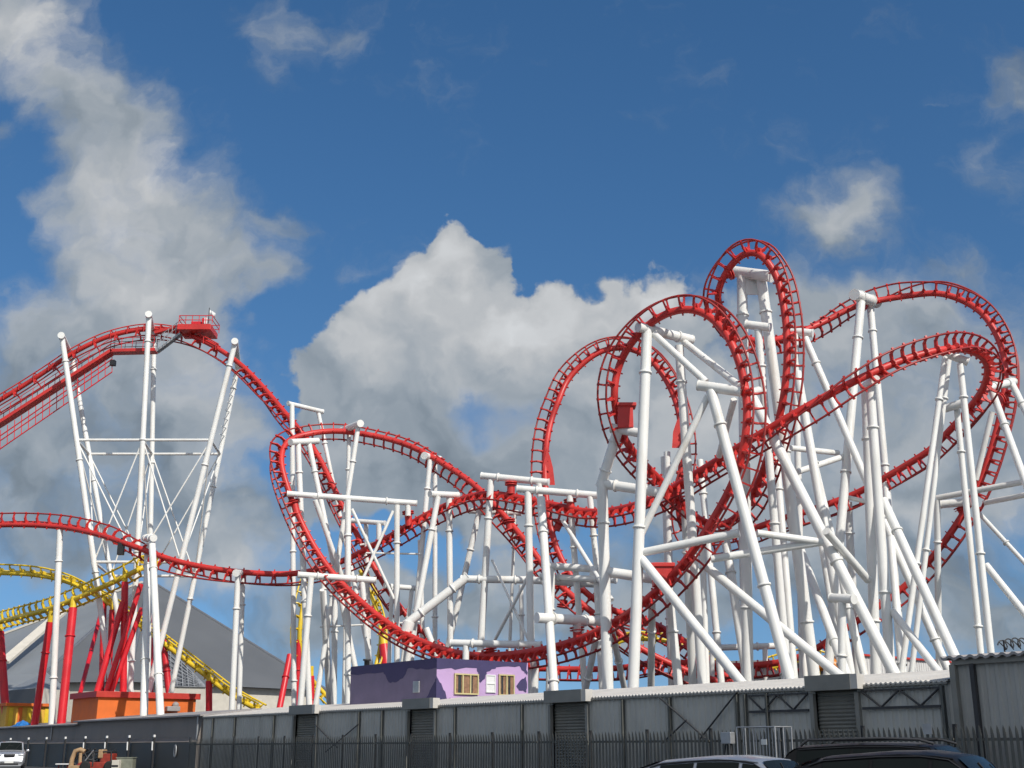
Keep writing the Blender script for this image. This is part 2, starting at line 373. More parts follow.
# ------------------------------------------------------------------ white supports
GROUP_S = 'white tubular supports of the red coaster'
def to_ground(a, b, z=-.05):
    """extend the line a->b until it meets the ground"""
    if b.z <= z: return b
    d = b - a
    if d.z > -1e-3: return V((b.x, b.y, z))
    return a + d * ((z - a.z) / d.z)
def ring_at(p, d, r):
    m = MB(); m.lathe(p - d * .05, d, [(0, r + .07), (.10, r + .07)], 18); return m
KR = .575
def column(parent, a, b, r, rings=True, ground=True, matname='white', name='column'):
    e = to_ground(a, b) if ground else b
    m = MB(); m.tube([a, e], r, 18)
    c = obj(name, m, M[matname], parent)
    if rings:
        d = (e - a); L = d.length; d.normalize(); s = 2.0 + random.random() * .8
        while s < L - 4:
            obj('flange', ring_at(a + d * s, d, r), M[matname], c); s += 8.5 + random.random() * 1.5
    if ground:
        m = MB(); m.box(V((e.x, e.y, .12)), r * 3.4, r * 3.4, .32); obj('footing', m, M['concrete'], parent)
    return e
def S(label, cols=(), beams=(), braces=(), name='coaster_support', plates=()):
    c0 = cols[0] if cols else beams[0]
    a, b = at(*c0[:3]), at(*c0[3:6])
    base = to_ground(a, b) if cols else V((a.x, a.y, 0))
    t = thing(name, label, 'coaster support', (base.x, base.y, 0), GROUP_S)
    for c in cols:
        column(t, at(*c[:3]), at(*c[3:6]), KR * (c[6] if len(c) > 6 else .40))
    for c in beams:
        a, b = at(*c[:3]), at(*c[3:6]); r = KR * 1.04 * (c[6] if len(c) > 6 else .42)
        d = (b - a).normalized()
        m = MB(); m.tube([a - d * .25, b + d * .25], r, 18)
        for p_, q_ in ((a, -1), (b, 1)): m.lathe(p_ + d * (.25 * q_) - d * .035, d, [(0, r + .022), (.06, r + .022)], 18)
        o = obj('crossbeam', m, M['white'], t)
        if (b - a).length > 3:
            for w in (.22, .78): obj('flange', ring_at(a.lerp(b, w), d, r), M['white'], o)
    for c in braces:
        a, b = at(*c[:3]), at(*c[3:6])
        if c[4] >= 684: b = to_ground(a, b)
        m = MB(); m.tube([a, b], .82 * (c[6] if len(c) > 6 else .12), 10); obj('brace', m, M['white'], t)
    for (x, y, Y, sx, sz) in plates:
        m = MB(); m.box(at(x, y, Y), sx, .08, sz); obj('joint_plate', m, M['white'], t)
    return t

# lift tower with its three pairs of legs and rod bracing
tw = thing('lift_tower', 'tall white braced tower of six leaning legs under the lift hill crest', 'coaster support', at(140, 712, 99).xy.to_3d())
Yf, Yb = 96.0, 102.0
legs_f = [((62,337),(97,584)), ((149,316),(131,675)), ((235,343),(161,642))]
legs_b = [((72,358),(109,566)), ((154,340),(150,560)), ((238,366),(175,673))]
def lerp_px(l, y):
    (x1, y1), (x2, y2) = l; return x1 + (x2 - x1) * (y - y1) / (y2 - y1), y
for l in legs_f: column(tw, at(*l[0], Yf), at(*l[1], Yf), .225, name='leg')
for l in legs_b: column(tw, at(*l[0], Yb), at(*l[1], Yb), .215, name='leg')
for lf, lb in zip(legs_f, legs_b):
    a, b = at(*lf[0], Yf), at(*lb[0], Yb); d = (b - a).normalized()
    m = MB(); m.tube([a - d * .5, b + d * .5], .29, 18); obj('crossbeam', m, M['white'], tw)
def seg(p, q, r, nm='tie_rod'):
    m = MB(); m.tube([p, q], r, 8); obj(nm, m, M['white'], tw)
for yA, yB in ((440, 562), (562, 700)):
    for legs, Y, dy in ((legs_f, Yf, 0), (legs_b, Yb, 14)):
        for i in range(2):
            a1, a2 = at(*lerp_px(legs[i], yA + dy), Y), at(*lerp_px(legs[i], yB + dy), Y)
            b1, b2 = at(*lerp_px(legs[i + 1], yA + dy), Y), at(*lerp_px(legs[i + 1], yB + dy), Y)
            seg(a1, b1, .12, 'strut')
            if yA < 500: seg(a1, b2, .065); seg(b1, a2, .065)
    for i in range(3):
        a1 = at(*lerp_px(legs_f[i], yA), Yf); b1 = at(*lerp_px(legs_b[i], yA + 14), Yb)
        a2 = at(*lerp_px(legs_f[i], yB), Yf); b2 = at(*lerp_px(legs_b[i], yB + 14), Yb)
        seg(a1, b1, .11, 'strut')
        if yA < 500: seg(a1, b2, .06); seg(b1, a2, .06)
for k in range(9):                                                 # rungs of the ladder between the right pair of legs
    y = 372 + k * 8
    seg(at(lerp_px(legs_b[2], y)[0] + 1, y, Yb), at(lerp_px(legs_f[2], y - 6)[0] + 6, y - 2, Yf + 3), .04, 'rung')

S('single white post under the low left track, left of the orange building', [(60,530,95.6,52,715,95.6,.43)])
S('white post pair with round cap standing before the lift tower, holding the low track', [(148,545,91,144,713,83.5,.46),(152,542,88.6,160,706,82,.44)], [(146,538,91.5,153,538,88.4,.42)])
S('slim white post pair right of the lift tower with round caps on the low track', [(238,574,86.6,232,705,86.6,.36),(243,574,88.6,239,705,88.6,.32)], [(237,573,86.4,244,573,88.8,.42)])
S('tallest white portal by the first drop, its left post beside the horseshoe bend', [(292,404,89,294,695,89,.33),(318,411,91,343,530,91,.28)], [(291,404,89,320,411,91,.30)])
S('white pair under the top of the horseshoe bend, joined by a short crossbeam', [(298,444,83.5,303,560,83.5,.36),(309,444,84.5,333,560,84.5,.34)], [(293,442,83,315,441,85,.38)])
S('white leaning pair whose round cap clamps the top of the horseshoe bend', [(358,428,84.2,347,500,84,.30),(349,434,86.2,347,540,86.2,.26)], [(344,430,86.4,359,424,84,.42)])
S('wide white portal with crossed braces and a long top beam over the horseshoe', [(348,500,82.3,348,690,82.3,.36),(397,505,83,397,690,83,.33)], [(291,494,82,413,503,83.6,.34)],
  [(352,509,82.4,394,599,83,.13),(393,511,83,358,590,82.4,.13),(408,504,83.6,408,516,83.6,.24),(315,500,82.1,343,580,84,.22)])
S('small white bracket frame with drop arm right of the wide braced portal', [(366,522,88,370,690,88,.28)], [(355,521,88,382,523,87,.30)], [(379,524,87,379,540,87,.24),(360,545,88,383,541,88,.1)])
S('white gallows frame whose flat top beam crosses just above the swoop left end', [(311,578,81,301,697,81,.36),(362,580,82,371,690,82,.33)], [(302,575,80.9,372,580,82.1,.36)], [(322,590,81,328,690,86,.2)])
S('short white frame with bent arm low behind the swoop, left of the elbow pipe', [(392,588,84,388,690,84,.26),(412,589,85,404,650,85,.26)], [(388,586,84,413,588,85,.30)], [(366,553,84,420,554,84,.08),(320,627,84,420,622,84,.08)])
S('white A pair with square cap where the horseshoe track runs downhill', [(430,460,84.5,418,590,84.3,.32),(435,461,86,435,680,86,.30)], [(426,456,84.2,438,459,86.2,.42)])
S('white splayed pair with a short beam beside the crossing of two tracks', [(438,497,80.5,415,620,80,.34),(449,497,81.5,451,690,81.5,.36)], [(433,494,80.3,455,495,81.7,.36)])
S('leaning white column with a short beam behind the track crossing', [(479,513,83.5,453,625,83.5,.36),(515,514,83,508,690,84,.20)], [(473,511,83.6,518,513,83,.33)])
S('tall white post with long horizontal arm over the track crossing', [(491,478,79,486,560,79,.40)], [(485,476,79,545,482,78,.38)], [(539,484,78,540,497,78,.24),(511,480,78.7,511,487,78.7,.24),(492,560,79,532,648,75.7,.1),(529,575,75.7,487,655,79,.12)])
S('white post with long double beam sloping right above the middle track', [(528,492,75.5,532,695,75.5,.40),(590,497,75,600,600,75,.33)], [(521,489,75.5,593,495,75,.38)], [(563,521,75.3,612,600,70,.16),(570,494,75.2,570,502,75.2,.26)])
S('thick white post in front of the left loop leg, right of the purple building', [(541,498,69.5,554,690,65.5,.42)], [(541,618,66.5,597,621,68.5,.46)], [(577,622,67.8,577,630,68.1,.3)])
S('bent white elbow pipe from the swoop up to the long level pipe', [(426,628,80,450,690,80,.36)], [(409,622,79.2,465,579,79.2,.48),(465,579,79.2,530,580,78.5,.40),(530,580,78.5,596,584,76,.40)], [(405,637,79.2,409,622,79.2,.48)])
S('low white pipe frame standing right above the purple building roof', [(466,646,73.2,465,695,73.2,.34),(535,650,72,534,697,72,.42)], [(455,643,73.4,537,645,72,.36)], [(490,645,73.8,490,651,73.8,.28)])
S('white box frame with two level beams between the middle columns', [(552,566,76,549,690,76,.36),(596,570,75,602,690,75,.33)], [(551,566,76,594,569,75,.38),(545,577,77,612,580,74,.34)], [(594,570,75,594,583,75,.33)])
S('bent white column below the red box clamp of the front loop', [(602,482,65.5,608,691,65.5,.52)], [(618,430,64.6,602,482,65.5,.48),(616,429,64.6,640,433,64,.42),(604,484,65.5,658,492,64,.46),(608,572,65.5,655,579,65,.46)])
S('tall white portal inside the front loop with sloping struts to the right', [(647,330,62.6,633,691,62,.50),(679,346,64,703,690,64,.44)], [(642,328,62.4,688,339,64.2,.46)], [(654,334,62.6,706,382,61,.24),(684,342,64,740,386,60.8,.24)])
S('thick white leaning column clamped to the right side of the front loop', [(711,391,60.6,790,680,58,.48)], [(703,386,60.8,737,391,60,.46)], [(708,396,60.8,641,535,62.3,.22),(734,400,61,719,456,65,.22),(640,553,62.3,739,533,60,.26),(639,556,62.3,752,696,57.5,.30)])
S('long white raking column running down right from behind the front loop', [(752,397,64.6,895,675,59,.50)], [(750,393,64.6,757,391,66,.4)], [(757,533,60,822,542,60.5,.22),(711,559,61,822,542,60.5,.24),(707,567,62.2,852,686,57,.28),(826,531,60,868,580,63,.26)])
S('tallest white twin column at the top of the narrow loop', [(742,277,68.5,748,690,68.5,.56),(761,277,68,812,660,68,.56)], [(737,272,68.8,768,276,67.2,.58)], plates=[(752,287,68.3,1.2,1.0)])
S('white column with short cap standing just inside the narrow loop', [(758,328,66.5,786,660,66.5,.40)], [(750,325,66.6,766,327,66.2,.42)])
S('white splayed pair right of the narrow loop under the rear track', [(795,334,76.5,803,690,76.5,.38),(805,338,76,864,475,74,.42)], [(788,331,76.8,809,333,76.2,.46)])
S('white raking column behind the narrow loop going down right', [(797,372,72,848,660,70,.48)], name='coaster_support')
S('tall white A frame with square cap clamping the rear bend, left of its crest', [(861,302,76,846,470,75,.50),(870,303,78,886,480,77,.42)], [(856,295,75.6,875,302,78,.62)],
  [(790,448,73,838,453,75.5,.22),(797,472,72.5,848,455,75.5,.24),(846,497,75.4,868,502,74,.18)])
S('white twin column under the climbing front track, holding its red clamp', [(870,388,62.5,891,675,62,.44),(866,390,63.4,876,675,63.6,.46)], [(866,386,63.6,874,381,62.2,.42)])
S('white A frame of four slim legs below the crest of the front bend', [(945,357,65,902,668,64,.28),(949,360,66.5,912,668,66,.26),(960,364,65,991,653,64,.32),(957,410,67,981,655,66,.30)], [(942,352,65,963,360,65,.40),(946,408,67,960,404,66.5,.42)])
S('white column pair leaning out right of the front bend to the picture edge', [(992,391,69,1024,478,66,.36),(1010,380,72,1030,420,70,.36)], [(988,388,69.6,1012,382,72,.4)], [(992,412,72,976,480,73,.22),(937,498,73.8,1028,481,70,.22),(984,503,73.6,1030,494,70,.20)])
S('thick white raking prop from the twin column down right to the shed', [(883,500,63,955,657,58,.42)], [], [(893,612,62,952,690,57,.24)], name='coaster_support')
S('white diagonal prop at the right edge behind the corrugated shed', [(978,512,74,1024,562,72,.24)], [(945,504,74.5,966,502,74,.42)], [(986,565,66,1030,620,64,.24)])
S('short white post with round cap low at right behind the raking columns', [(842,602,60.5,842,668,60.5,.34)], [(835,598,60.8,850,599,60,.38)])
S('plain white upright right of the twin column, lower part only', [(886,484,74.6,902,668,70,.40)], name='coaster_support')
S('plain white upright standing left of the four legged frame base', [(937,500,73.8,939,668,76,.34)], name='coaster_support')
# thicket of plain uprights
for lab, c in [
 ('slender white upright just right of the front loop portal base', (702,526,71.5,707,690,70,.30)),
 ('shaded white upright between the portal legs of the front loop', (685,508,70.4,693,690,74,.42)),
 ('white upright at the foot of the coiled track dip', (742,516,71.2,747,690,72,.42)),
 ('white upright leaning right under the coiled track dip', (724,530,72,745,665,70,.46)),
 ('white upright in the thicket directly below the narrow loop', (775,526,78,786,690,73,.42)),
 ('slim white upright close to the right of the thicket middle', (797,517,77.4,806,690,75,.30)),
 ('white raking upright crossing the thicket to the right shutter', (790,521,77.6,842,662,67,.44)),
 ('white leaning upright left of the short capped post', (817,512,77,838,640,72,.44)),
 ('slim white upright under the swoop, left of the portal leg', (652,602,64.2,651,690,69,.34)),
 ('white upright with ring beneath the lower red box clamp', (668,585,66,679,690,66,.42)),
 ('thin white upright leaning right below the swoop middle', (612,630,66.5,625,691,71,.30)),
 ('thin white upright leaning left below the swoop middle', (596,640,67.4,585,692,70,.32)),
 ('white upright hung from the braced portal, far side', (420,540,88,424,690,88,.30)),
 ('white upright far behind, between drop track and horseshoe', (322,560,90,330,690,90,.34)),
 ('white upright behind the gallows frame with a yellow rail beyond', (335,600,86,334,690,86,.36)),
 ('slim white upright behind the level pipe, left of the left loop leg', (521,585,86,523,690,86,.28)),
 ('white upright behind the left loop leg', (571,511,75.4,578,600,76,.34)),
 ('white upright directly under the right side of the left loop', (667,452,81,672,690,81,.40)),
 ('white upright inside the left loop beside its right leg', (700,460,79,722,690,77,.38)),
 ('white capped upright at the red fin of the left loop', (664,457,82,672,690,82,.42)),
 ('white upright rising behind the twin column toward the back bend', (848,502,76.5,858,690,78,.44)),
 ('white leaning upright under the rear run, left of the twin column', (806,430,74,868,690,70,.42)),
 ('white post left of the splayed pair below the rear run', (776,455,72,795,690,70,.40)),
]:
    S(lab, [c], name='coaster_support')
S('low white capped beam behind the swoop, near the far yellow track', [(712,650,80,712,690,80,.3),(765,648,80,766,690,80,.3)], [(706,648,80,772,646,80,.34)])

# ------------------------------------------------------------------ lift hill walkway and platform
wk = thing('maintenance_walkway', 'red maintenance stair and walkway with handrails below the lift hill', 'walkway', (at(100,400,98).x, 98, 0))
YW = 98.0
wp = [at(-60,458,YW), at(0,424,YW), at(112,352,YW), at(155,351,YW)]
m = MB()
for i in range(3): m.bar(wp[i], wp[i + 1] + (wp[i+1]-wp[i]).normalized()*.1, 1.0, .27)
obj('deck', m, M['red'], wk)
def handrail(parent, pts, h, n_list, matname='dsteel', offy=-.48, r=.028):
    m = MB()
    for hh in (h, h * .55):
        m.tube([p + V((0, offy, hh)) for p in pts], r, 6)
    for i in range(len(pts) - 1):
        for k in range(n_list[i] + 1):
            q = pts[i].lerp(pts[i + 1], k / n_list[i]) + V((0, offy, 0))
            m.tube([q, q + V((0, 0, h))], r, 6)
    obj('handrail', m, M[matname], parent)
handrail(wk, wp, 1.1, [6, 10, 4], 'redpost'); handrail(wk, wp, 1.1, [6, 10, 4], 'dsteel', .48)
m = MB()                                                           # lower cable ladder
lp = [at(-60,484,YW), at(0,449,YW), at(112,372,YW)]
up = at(112,364,YW) - at(112,372,YW)
for o in (V((0, 0, 0)), up, up * 1.6):
    m.tube([p + o for p in lp], .05, 6)
for k in range(17):
    q = lp[1].lerp(lp[2], k / 16); m.tube([q, q + up * 2.3], .035, 6)
obj('cable_ladder', m, M['redpost'], wk)
m = MB(); m.box(at(113,363,YW), .4, .5, .45); obj('cable_box', m, M['plastic'], wk)
m = MB(); m.bar(at(157,352,YW), at(181,334,YW), .6, .16); obj('upper_stair', m, M['steel'], wk)
handrail(wk, [at(157,352,YW), at(181,334,YW)], 1.1, [6], 'steel')

pf = thing('crest_platform', 'small red platform with railings and a flag pole at the lift crest', 'platform', (at(197,330,98).x, 98.5, 0))
c = (at(178,327,97.5) + at(215,330,97.5)) / 2; hw = (at(216,331,97.5) - at(178,327,97.5)).length / 2
m = MB(); hw *= .86; m.box(c + V((-.1, .8, .0)), hw * 2, 2.6, .5); obj('deck', m, M['red'], pf, bevel=.03)
m = MB()
for sy in (-.45, 2.05):
    for hh in (1.02, .62):
        m.tube([c + V((-hw, sy, hh)), c + V((hw, sy, hh))], .035, 6)
    for k in range(6):
        x = -hw + 2 * hw * k / 5; m.tube([c + V((x, sy, .3)), c + V((x, sy, 1.02))], .03, 6)
for sx in (-hw, hw):
    for hh in (1.02, .62): m.tube([c + V((sx, -.45, hh)), c + V((sx, 2.05, hh))], .035, 6)
obj('handrail', m, M['redpost'], pf)
m = MB(); m.box(c + V((.5, .9, .8)), .5, .6, .8); m.box(c + V((-.3, 1.1, .7)), .9, .5, .55); obj('motor_housing', m, M['redpost'], pf, bevel=.03)
m = MB(); m.box(c + V((.75, .3, .75)), .35, .4, .6); obj('control_box', m, M['whiteplain'], pf, bevel=.02)
m = MB(); q = c + V((hw - .45, 0, 0)); m.tube([q, q + V((0, 0, 1.9))], .035, 6); obj('flag_pole', m, M['dsteel'], pf)
m = MB(); n = 6
for i in range(n):
    a = q + V((.05 + .5 * i / n, .05 * math.sin(i * 1.6), 1.5 - .05 * i)); b = q + V((.05 + .5 * (i + 1) / n, .05 * math.sin((i + 1) * 1.6), 1.5 - .05 * (i + 1)))
    m.quad(a - V((0, 0, .2)), b - V((0, 0, .2)), b + V((0, 0, .22)), a + V((0, 0, .22)), smooth=True)
o = obj('flag', m, M['whiteplain'], pf); sm = o.modifiers.new('solid', 'SOLIDIFY'); sm.thickness = .015
m = MB(); m.bar(at(155,333,98), at(178,327,98), .5, .25); obj('ramp', m, M['red'], pf)

# a rescue signal lamp hanging under the low track
m = MB(); p = at(121,549,91); m.box(p, .45, .4, .9); m.box(p + V((0, 0, .6)), .12, .12, .5)
tag(obj('signal_box', m, M['plastic']), 'black box hanging under the low left track beside the tower', 'signal box')

# ------------------------------------------------------------------ yellow coaster
yr = thing('yellow_coaster_track', 'yellow steel coaster track curling low on red posts behind', 'coaster track', at(70, 712, 104).xy.to_3d())
yt = []
Y1 = [(-70,640,112,0,.9,.4),(0,622,105),(28,615,100.8),(55,607,97.8),(87,594,95.2,0,.9,.45),(118,580,93.8,0,.85,.5),(140,569,93.2,0,.8,.6),(149,565,94,0,.6,.8),(152,565,97,0,.4,.9),(151,568,100.5)]
Y2 = [(-70,572,114,0,.3,.95),(0,573,113,0,.3,.95),(35,575,112,0,.3,.95),(65,581,111,0,.2,1),(92,593,110,.1,.1,1),(115,607,109,.2,0,1),(142,627,108,.3,0,1),(170,648,107,.35,0,1),(200,671,106,.35,0,1),(230,694,105,.3,0,1),(262,712,104,.2,0,1)]
Y3 = [(312,572,118,-.9,.3,.3),(306,592,117,-.9,.3,.2),(301,618,116,-.9,.3,0),(300,645,116,-.9,.3,-.1),(307,672,117,-.8,.2,-.5),(330,700,118,-.3,0,-1)]
Y4 = [(360,570,120,.7,0,.6),(369,590,120,.8,0,.5),(379,618,119,.9,.1,.3),(381,640,118,.95,.1,.1),(377,662,117,.9,0,.1),(368,690,116,.8,0,.3)]
Y5 = [(605,652,112,0,0,1),(620,641,112,0,0,1),(660,640,112,0,0,1),(690,648,112,0,0,1),(720,664,112,0,0,1),(750,690,112,0,0,1)]
Y6 = [(770,668,96,0,.4,.9),(800,660,96,0,.4,.9),(826,664,96,.2,.4,.9),(850,682,96,.4,.3,.8)]
for rows in (Y1, Y2, Y3, Y4, Y5, Y6):
    build_track(yr, rows, 'yellow', spine_r=.21, rail_r=.08, gap=lambda k: 1.15, d=.55, hg=.72, ties=yt)
flush_ties(yr, yt, 'yellow', d=.55, hg=.72, rs=.26, th=.09)
GR = 'red posts under the yellow coaster'
def RP(label, cols, thin=(), collars=True):
    a, b = at(*cols[0][:3]), at(*cols[0][3:6]); e = to_ground(a, b)
    t = thing('support_post', label, 'coaster support', (e.x, e.y, 0), GR)
    for c in cols:
        a, b = at(*c[:3]), at(*c[3:6]); column(t, a, b, c[6] * .7, matname='redpost', name='post')
        if collars:
            d = (a - b).normalized(); m = MB(); m.tube([a - d * .1, a + d * .9], c[6] * .55, 12); obj('saddle', m, M['yellow'], t)
    for c in thin:
        m = MB(); m.tube([at(*c[:3]), at(*c[3:6])], c[6] * .75, 10); obj('brace', m, M['redpost'], t)
RP('thick red post left of the orange building under the yellow curve', [(73,608,96,62,715,95,.47)])
RP('red post leaning left beside the thin white post', [(50,622,98,36,715,98.5,.40)])
RP('red post at the far left picture edge', [(0,632,106,6,715,105,.48)])
RP('red post behind the orange building with crossed red props', [(125,582,93.6,123,700,93.6,.38)], [(123,602,93.4,97,692,92.6,.33),(141,584,93.2,106,693,92.6,.28),(142,608,93.2,111,693,92.8,.26)])
RP('red post pair behind the orange building, left of the crossed props', [(104,602,109.5,101,700,109,.36),(112,610,109,108,700,109,.34)], [(103,605,109,80,694,97,.24)])
RP('red post rising behind the lift tower foot', [(150,600,110,150,700,110,.42)])
RP('red tapered post right of the lift tower foot', [(163,640,107.4,170,700,107,.42)])
RP('short red post with yellow saddle under the yellow descent', [(209,681,105.6,209,712,105.6,.40)])
RP('red post leaning beside the tall portal base', [(290,655,112,280,706,110,.40)], collars=False)
RP('short red post under the yellow upright bend', [(299,640,116,297,690,116,.36)])
RP('short red post behind the gallows frame', [(311,676,116,311,704,116,.46)])
RP('red leaning post behind the purple building left end', [(384,645,117,389,690,116,.7)])

# ------------------------------------------------------------------ ground
gm = MB()
NX, NY = 60, 60
xs = [-900 + 1800 * (i / NX) for i in range(NX + 1)]; xs = [math.copysign(abs(x / 900) ** 1.8 * 900, x) for x in xs]
ys = [-60 + 1460 * (j / NY) ** 1.8 for j in range(NY + 1)]
def gz(x, y):
    a = max(0, min(1, (y - 45) / 30)); b = max(0, min(1, (-x - 8) / 20)); a = a * a * (3 - 2 * a); b = b * b * (3 - 2 * b)
    c = max(0, min(1, (120 - y) / 20))
    return .34 * a * b * c
for y in ys:
    for x in xs: gm.v.append(V((x, y, gz(x, y))))
for j in range(NY):
    for i in range(NX):
        a = j * (NX + 1) + i; gm.f.append((a, a + 1, a + NX + 2, a + NX + 1)); gm.sm.append(True)
structure(obj('ground', gm, M['asphalt']))

# ------------------------------------------------------------------ sheds along the front
W1 = V((11.67, 32.8, 0)); WD = V((-.61, .793, 0)).normalized(); WN = V((-WD.y, WD.x, 0))      # WD runs to the far left, WN towards the camera
if WN.dot(-W1) < 0: WN = -WN
def wall_t(x):
    """distance along the wall line where pixel column x meets it (near the horizon)"""
    k = (x - 512) / 1245.0
    return (W1.x - k * W1.y) / (k * WD.y - WD.x)
def wp_(t, z, out=0.0): return W1 + WD * t + WN * out + V((0, 0, z))
def corrugated(mb, t0, t1, z0, z1, out=0.0, period=.2, depth=.035, z1b=None):
    n = max(1, int((t1 - t0) / period)); pr = (t1 - t0) / n
    pts = []
    for i in range(n):
        a = t0 + i * pr
        pts += [(a, 0), (a + pr * .42, 0), (a + pr * .54, depth), (a + pr * .88, depth)]
    pts.append((t1, 0))
    for (a, d0), (b, d1) in zip(pts[:-1], pts[1:]):
        za = z1 if z1b is None else z1 + (z1b - z1) * (a - t0) / (t1 - t0)
        zb = z1 if z1b is None else z1 + (z1b - z1) * (b - t0) / (t1 - t0)
        mb.quad(wp_(a, z0, out + d0), wp_(b, z0, out + d1), wp_(b, zb, out + d1), wp_(a, za, out + d0))
def roof_sheet(mb, t0, t1, z, rise, depth, over=.12, period=.16, amp=.024, th=.05):
    n = int((t1 - t0) / (period / 4)); L = []
    for i in range(n + 1):
        t = t0 + (t1 - t0) * i / n; h = amp * math.sin(2 * math.pi * i / 4 + .6)
        L.append((wp_(t, z + h, over), wp_(t, z + rise + h, -depth)))
    for i in range(n):
        a, b = L[i], L[i + 1]; dz = V((0, 0, th))
        mb.quad(a[0], b[0], b[1], a[1]); mb.quad(a[0] - dz, a[1] - dz, b[1] - dz, b[0] - dz)
        mb.quad(a[0] - dz, b[0] - dz, b[0], a[0])
tR, tM, tL, tL2, tEnd = 0.0, wall_t(204), wall_t(204), wall_t(78), wall_t(-60)
EAVE = 3.30
shed = thing('long_shed', 'long low corrugated shed with pale roof edge and four roller shutters', 'building', wp_(20, 0))
shutters = [(wall_t(318), wall_t(296)), (wall_t(436), wall_t(410)), (wall_t(588), wall_t(553)), (wall_t(859), wall_t(817))]
gaps = sorted([(min(a, b), max(a, b)) for a, b in shutters])
cur = .02
for a, b in gaps + [(tM, tM)]:
    if a - cur > .05:
        m = MB(); corrugated(m, cur, a, 0, EAVE, 0, .25, .032); obj('wall', m, M['clad'], shed)
    cur = b
m = MB(); m.quad(wp_(0, 0, -4.5), wp_(tM, 0, -4.5), wp_(tM, EAVE + .5, -4.5), wp_(0, EAVE + .5, -4.5)); m.quad(wp_(tM, 0, -.01), wp_(tM, 0, -4.5), wp_(tM, EAVE + .4, -4.5), wp_(tM, EAVE, -.01))
obj('rear_wall', m, M['clad'], shed)
m = MB(); roof_sheet(m, .03, tM + .0, EAVE + .05, .56, 4.6); obj('roof', m, M['roof'], shed)
# eaves board just under the roof edge
m = MB(); m.bar(wp_(.05, EAVE - .03, .1), wp_(tM - .05, EAVE - .03, .1), .06, .05); obj('gutter', m, M['shutter'], shed)
for a, b in gaps:                                                  # roller shutters
    m = MB(); n = 30
    for i in range(n):
        z0, z1 = (EAVE - .1) * i / n, (EAVE - .1) * (i + 1) / n; zm = (z0 + z1) / 2
        m.quad(wp_(a, z0, -.12), wp_(b, z0, -.12), wp_(b, zm, -.07), wp_(a, zm, -.07)); m.quad(wp_(a, zm, -.07), wp_(b, zm, -.07), wp_(b, z1, -.12), wp_(a, z1, -.12))
    sh = obj('shutter', m, M['shutter'], shed)
    m = MB(); mid = (a + b) / 2; w = b - a + .14
    m.box(wp_(mid, EAVE + .12, .20), w, .36, .43, WD, WN); o = obj('shutter_housing', m, M['shutter'], sh)
    m = MB(); m.box(wp_(mid - w / 2 - .12, EAVE + .12, .20), .235, .34, .41, WD, WN); obj('sunlit_end', m, M['roof'], sh)  # pale block paints in the sunlit end face of the dark housing
    for t in (a - .06, b + .06):
        m = MB(); m.box(wp_(t, EAVE / 2 - .08, .07), .14, .14, EAVE - .16, WD, WN); obj('guide_rail', m, M['shutter'], sh)
for x in (276, 361, 384, 457, 524, 672, 740, 748, 770, 955 - 8, 215, 237, 625):
    t = wall_t(x); m = MB(); m.box(wp_(t, EAVE / 2 - .04, .10), .075, .12, EAVE - .10, WD, WN); obj('wall_post', m, M['fence'], shed)
def xbrace(x0, y0, x1, y1, r=.028, out=.16):
    k0 = wall_t(x0); k1 = wall_t(x1)
    def zz(x, y, t): return max(.1, at(x, y, wp_(t, 0).y).z)
    m = MB(); m.tube([wp_(k0, zz(x0, y0, k0), out), wp_(k1, zz(x1, y1, k1), out)], r, 6); obj('tie_rod', m, M['dsteel'], shed)
for q in [(318,724,342,748),(362,724,330,752),(664,698,715,745),(742,692,700,742),(664,744,690,720)]: xbrace(*q)
for (ta, tb) in ((.3, wall_t(866)), (wall_t(812), wall_t(752))):       # lattice girders under the eaves
    m = MB()
    m.bar(wp_(ta, EAVE - .62, .12), wp_(tb, EAVE - .62, .12), .05, .07); m.bar(wp_(ta, EAVE - .14, .12), wp_(tb, EAVE - .14, .12), .05, .05)
    n = max(2, int((tb - ta) / .55))
    for i in range(n):
        z0, z1 = (EAVE - .6, EAVE - .15) if i % 2 else (EAVE - .15, EAVE - .6)
        m.tube([wp_(ta + (tb - ta) * i / n, z0, .12), wp_(ta + (tb - ta) * (i + 1) / n, z1, .12)], .03, 6)
    obj('lattice_girder', m, M['dsteel'], shed)

# left flat panelled shed
ls = thing('panelled_shed', 'low charcoal flat panelled shed at left with grey roof edge', 'building', wp_(tL + 8, 0))
m = MB(); t0, t1 = tM + .03, tL2
m.quad(wp_(t0, 1.9, .0), wp_(t1, 1.9, .0), wp_(t1, 3.45, 0), wp_(t0, 3.45, 0)); m.quad(wp_(t1, 1.9, .002), wp_(tEnd, 1.9, .002), wp_(tEnd, 3.25, .002), wp_(t1, 3.25, .002))
k = t0
obj('wall', m, M['cladflat'], ls)
m = MB(); m.quad(wp_(t0, 0, .3), wp_(tEnd, 0, .3), wp_(tEnd, 1.96, .3), wp_(t0, 1.96, .3)); obj('lower_wall', m, M['cladlow'], ls)
m = MB(); m.quad(wp_(t0, 1.96, .34), wp_(tEnd, 1.96, .34), wp_(tEnd, 2.2, 0.01), wp_(t0, 2.2, .01)); obj('ledge', m, M['cladflat'], ls)
m = MB(); m.quad(wp_(t0, 0, 0), wp_(t0, 0, .3), wp_(t0, 1.96, .3), wp_(t0, 3.45, 0)); obj('end_wall', m, M['cladflat'], ls)
m = MB()
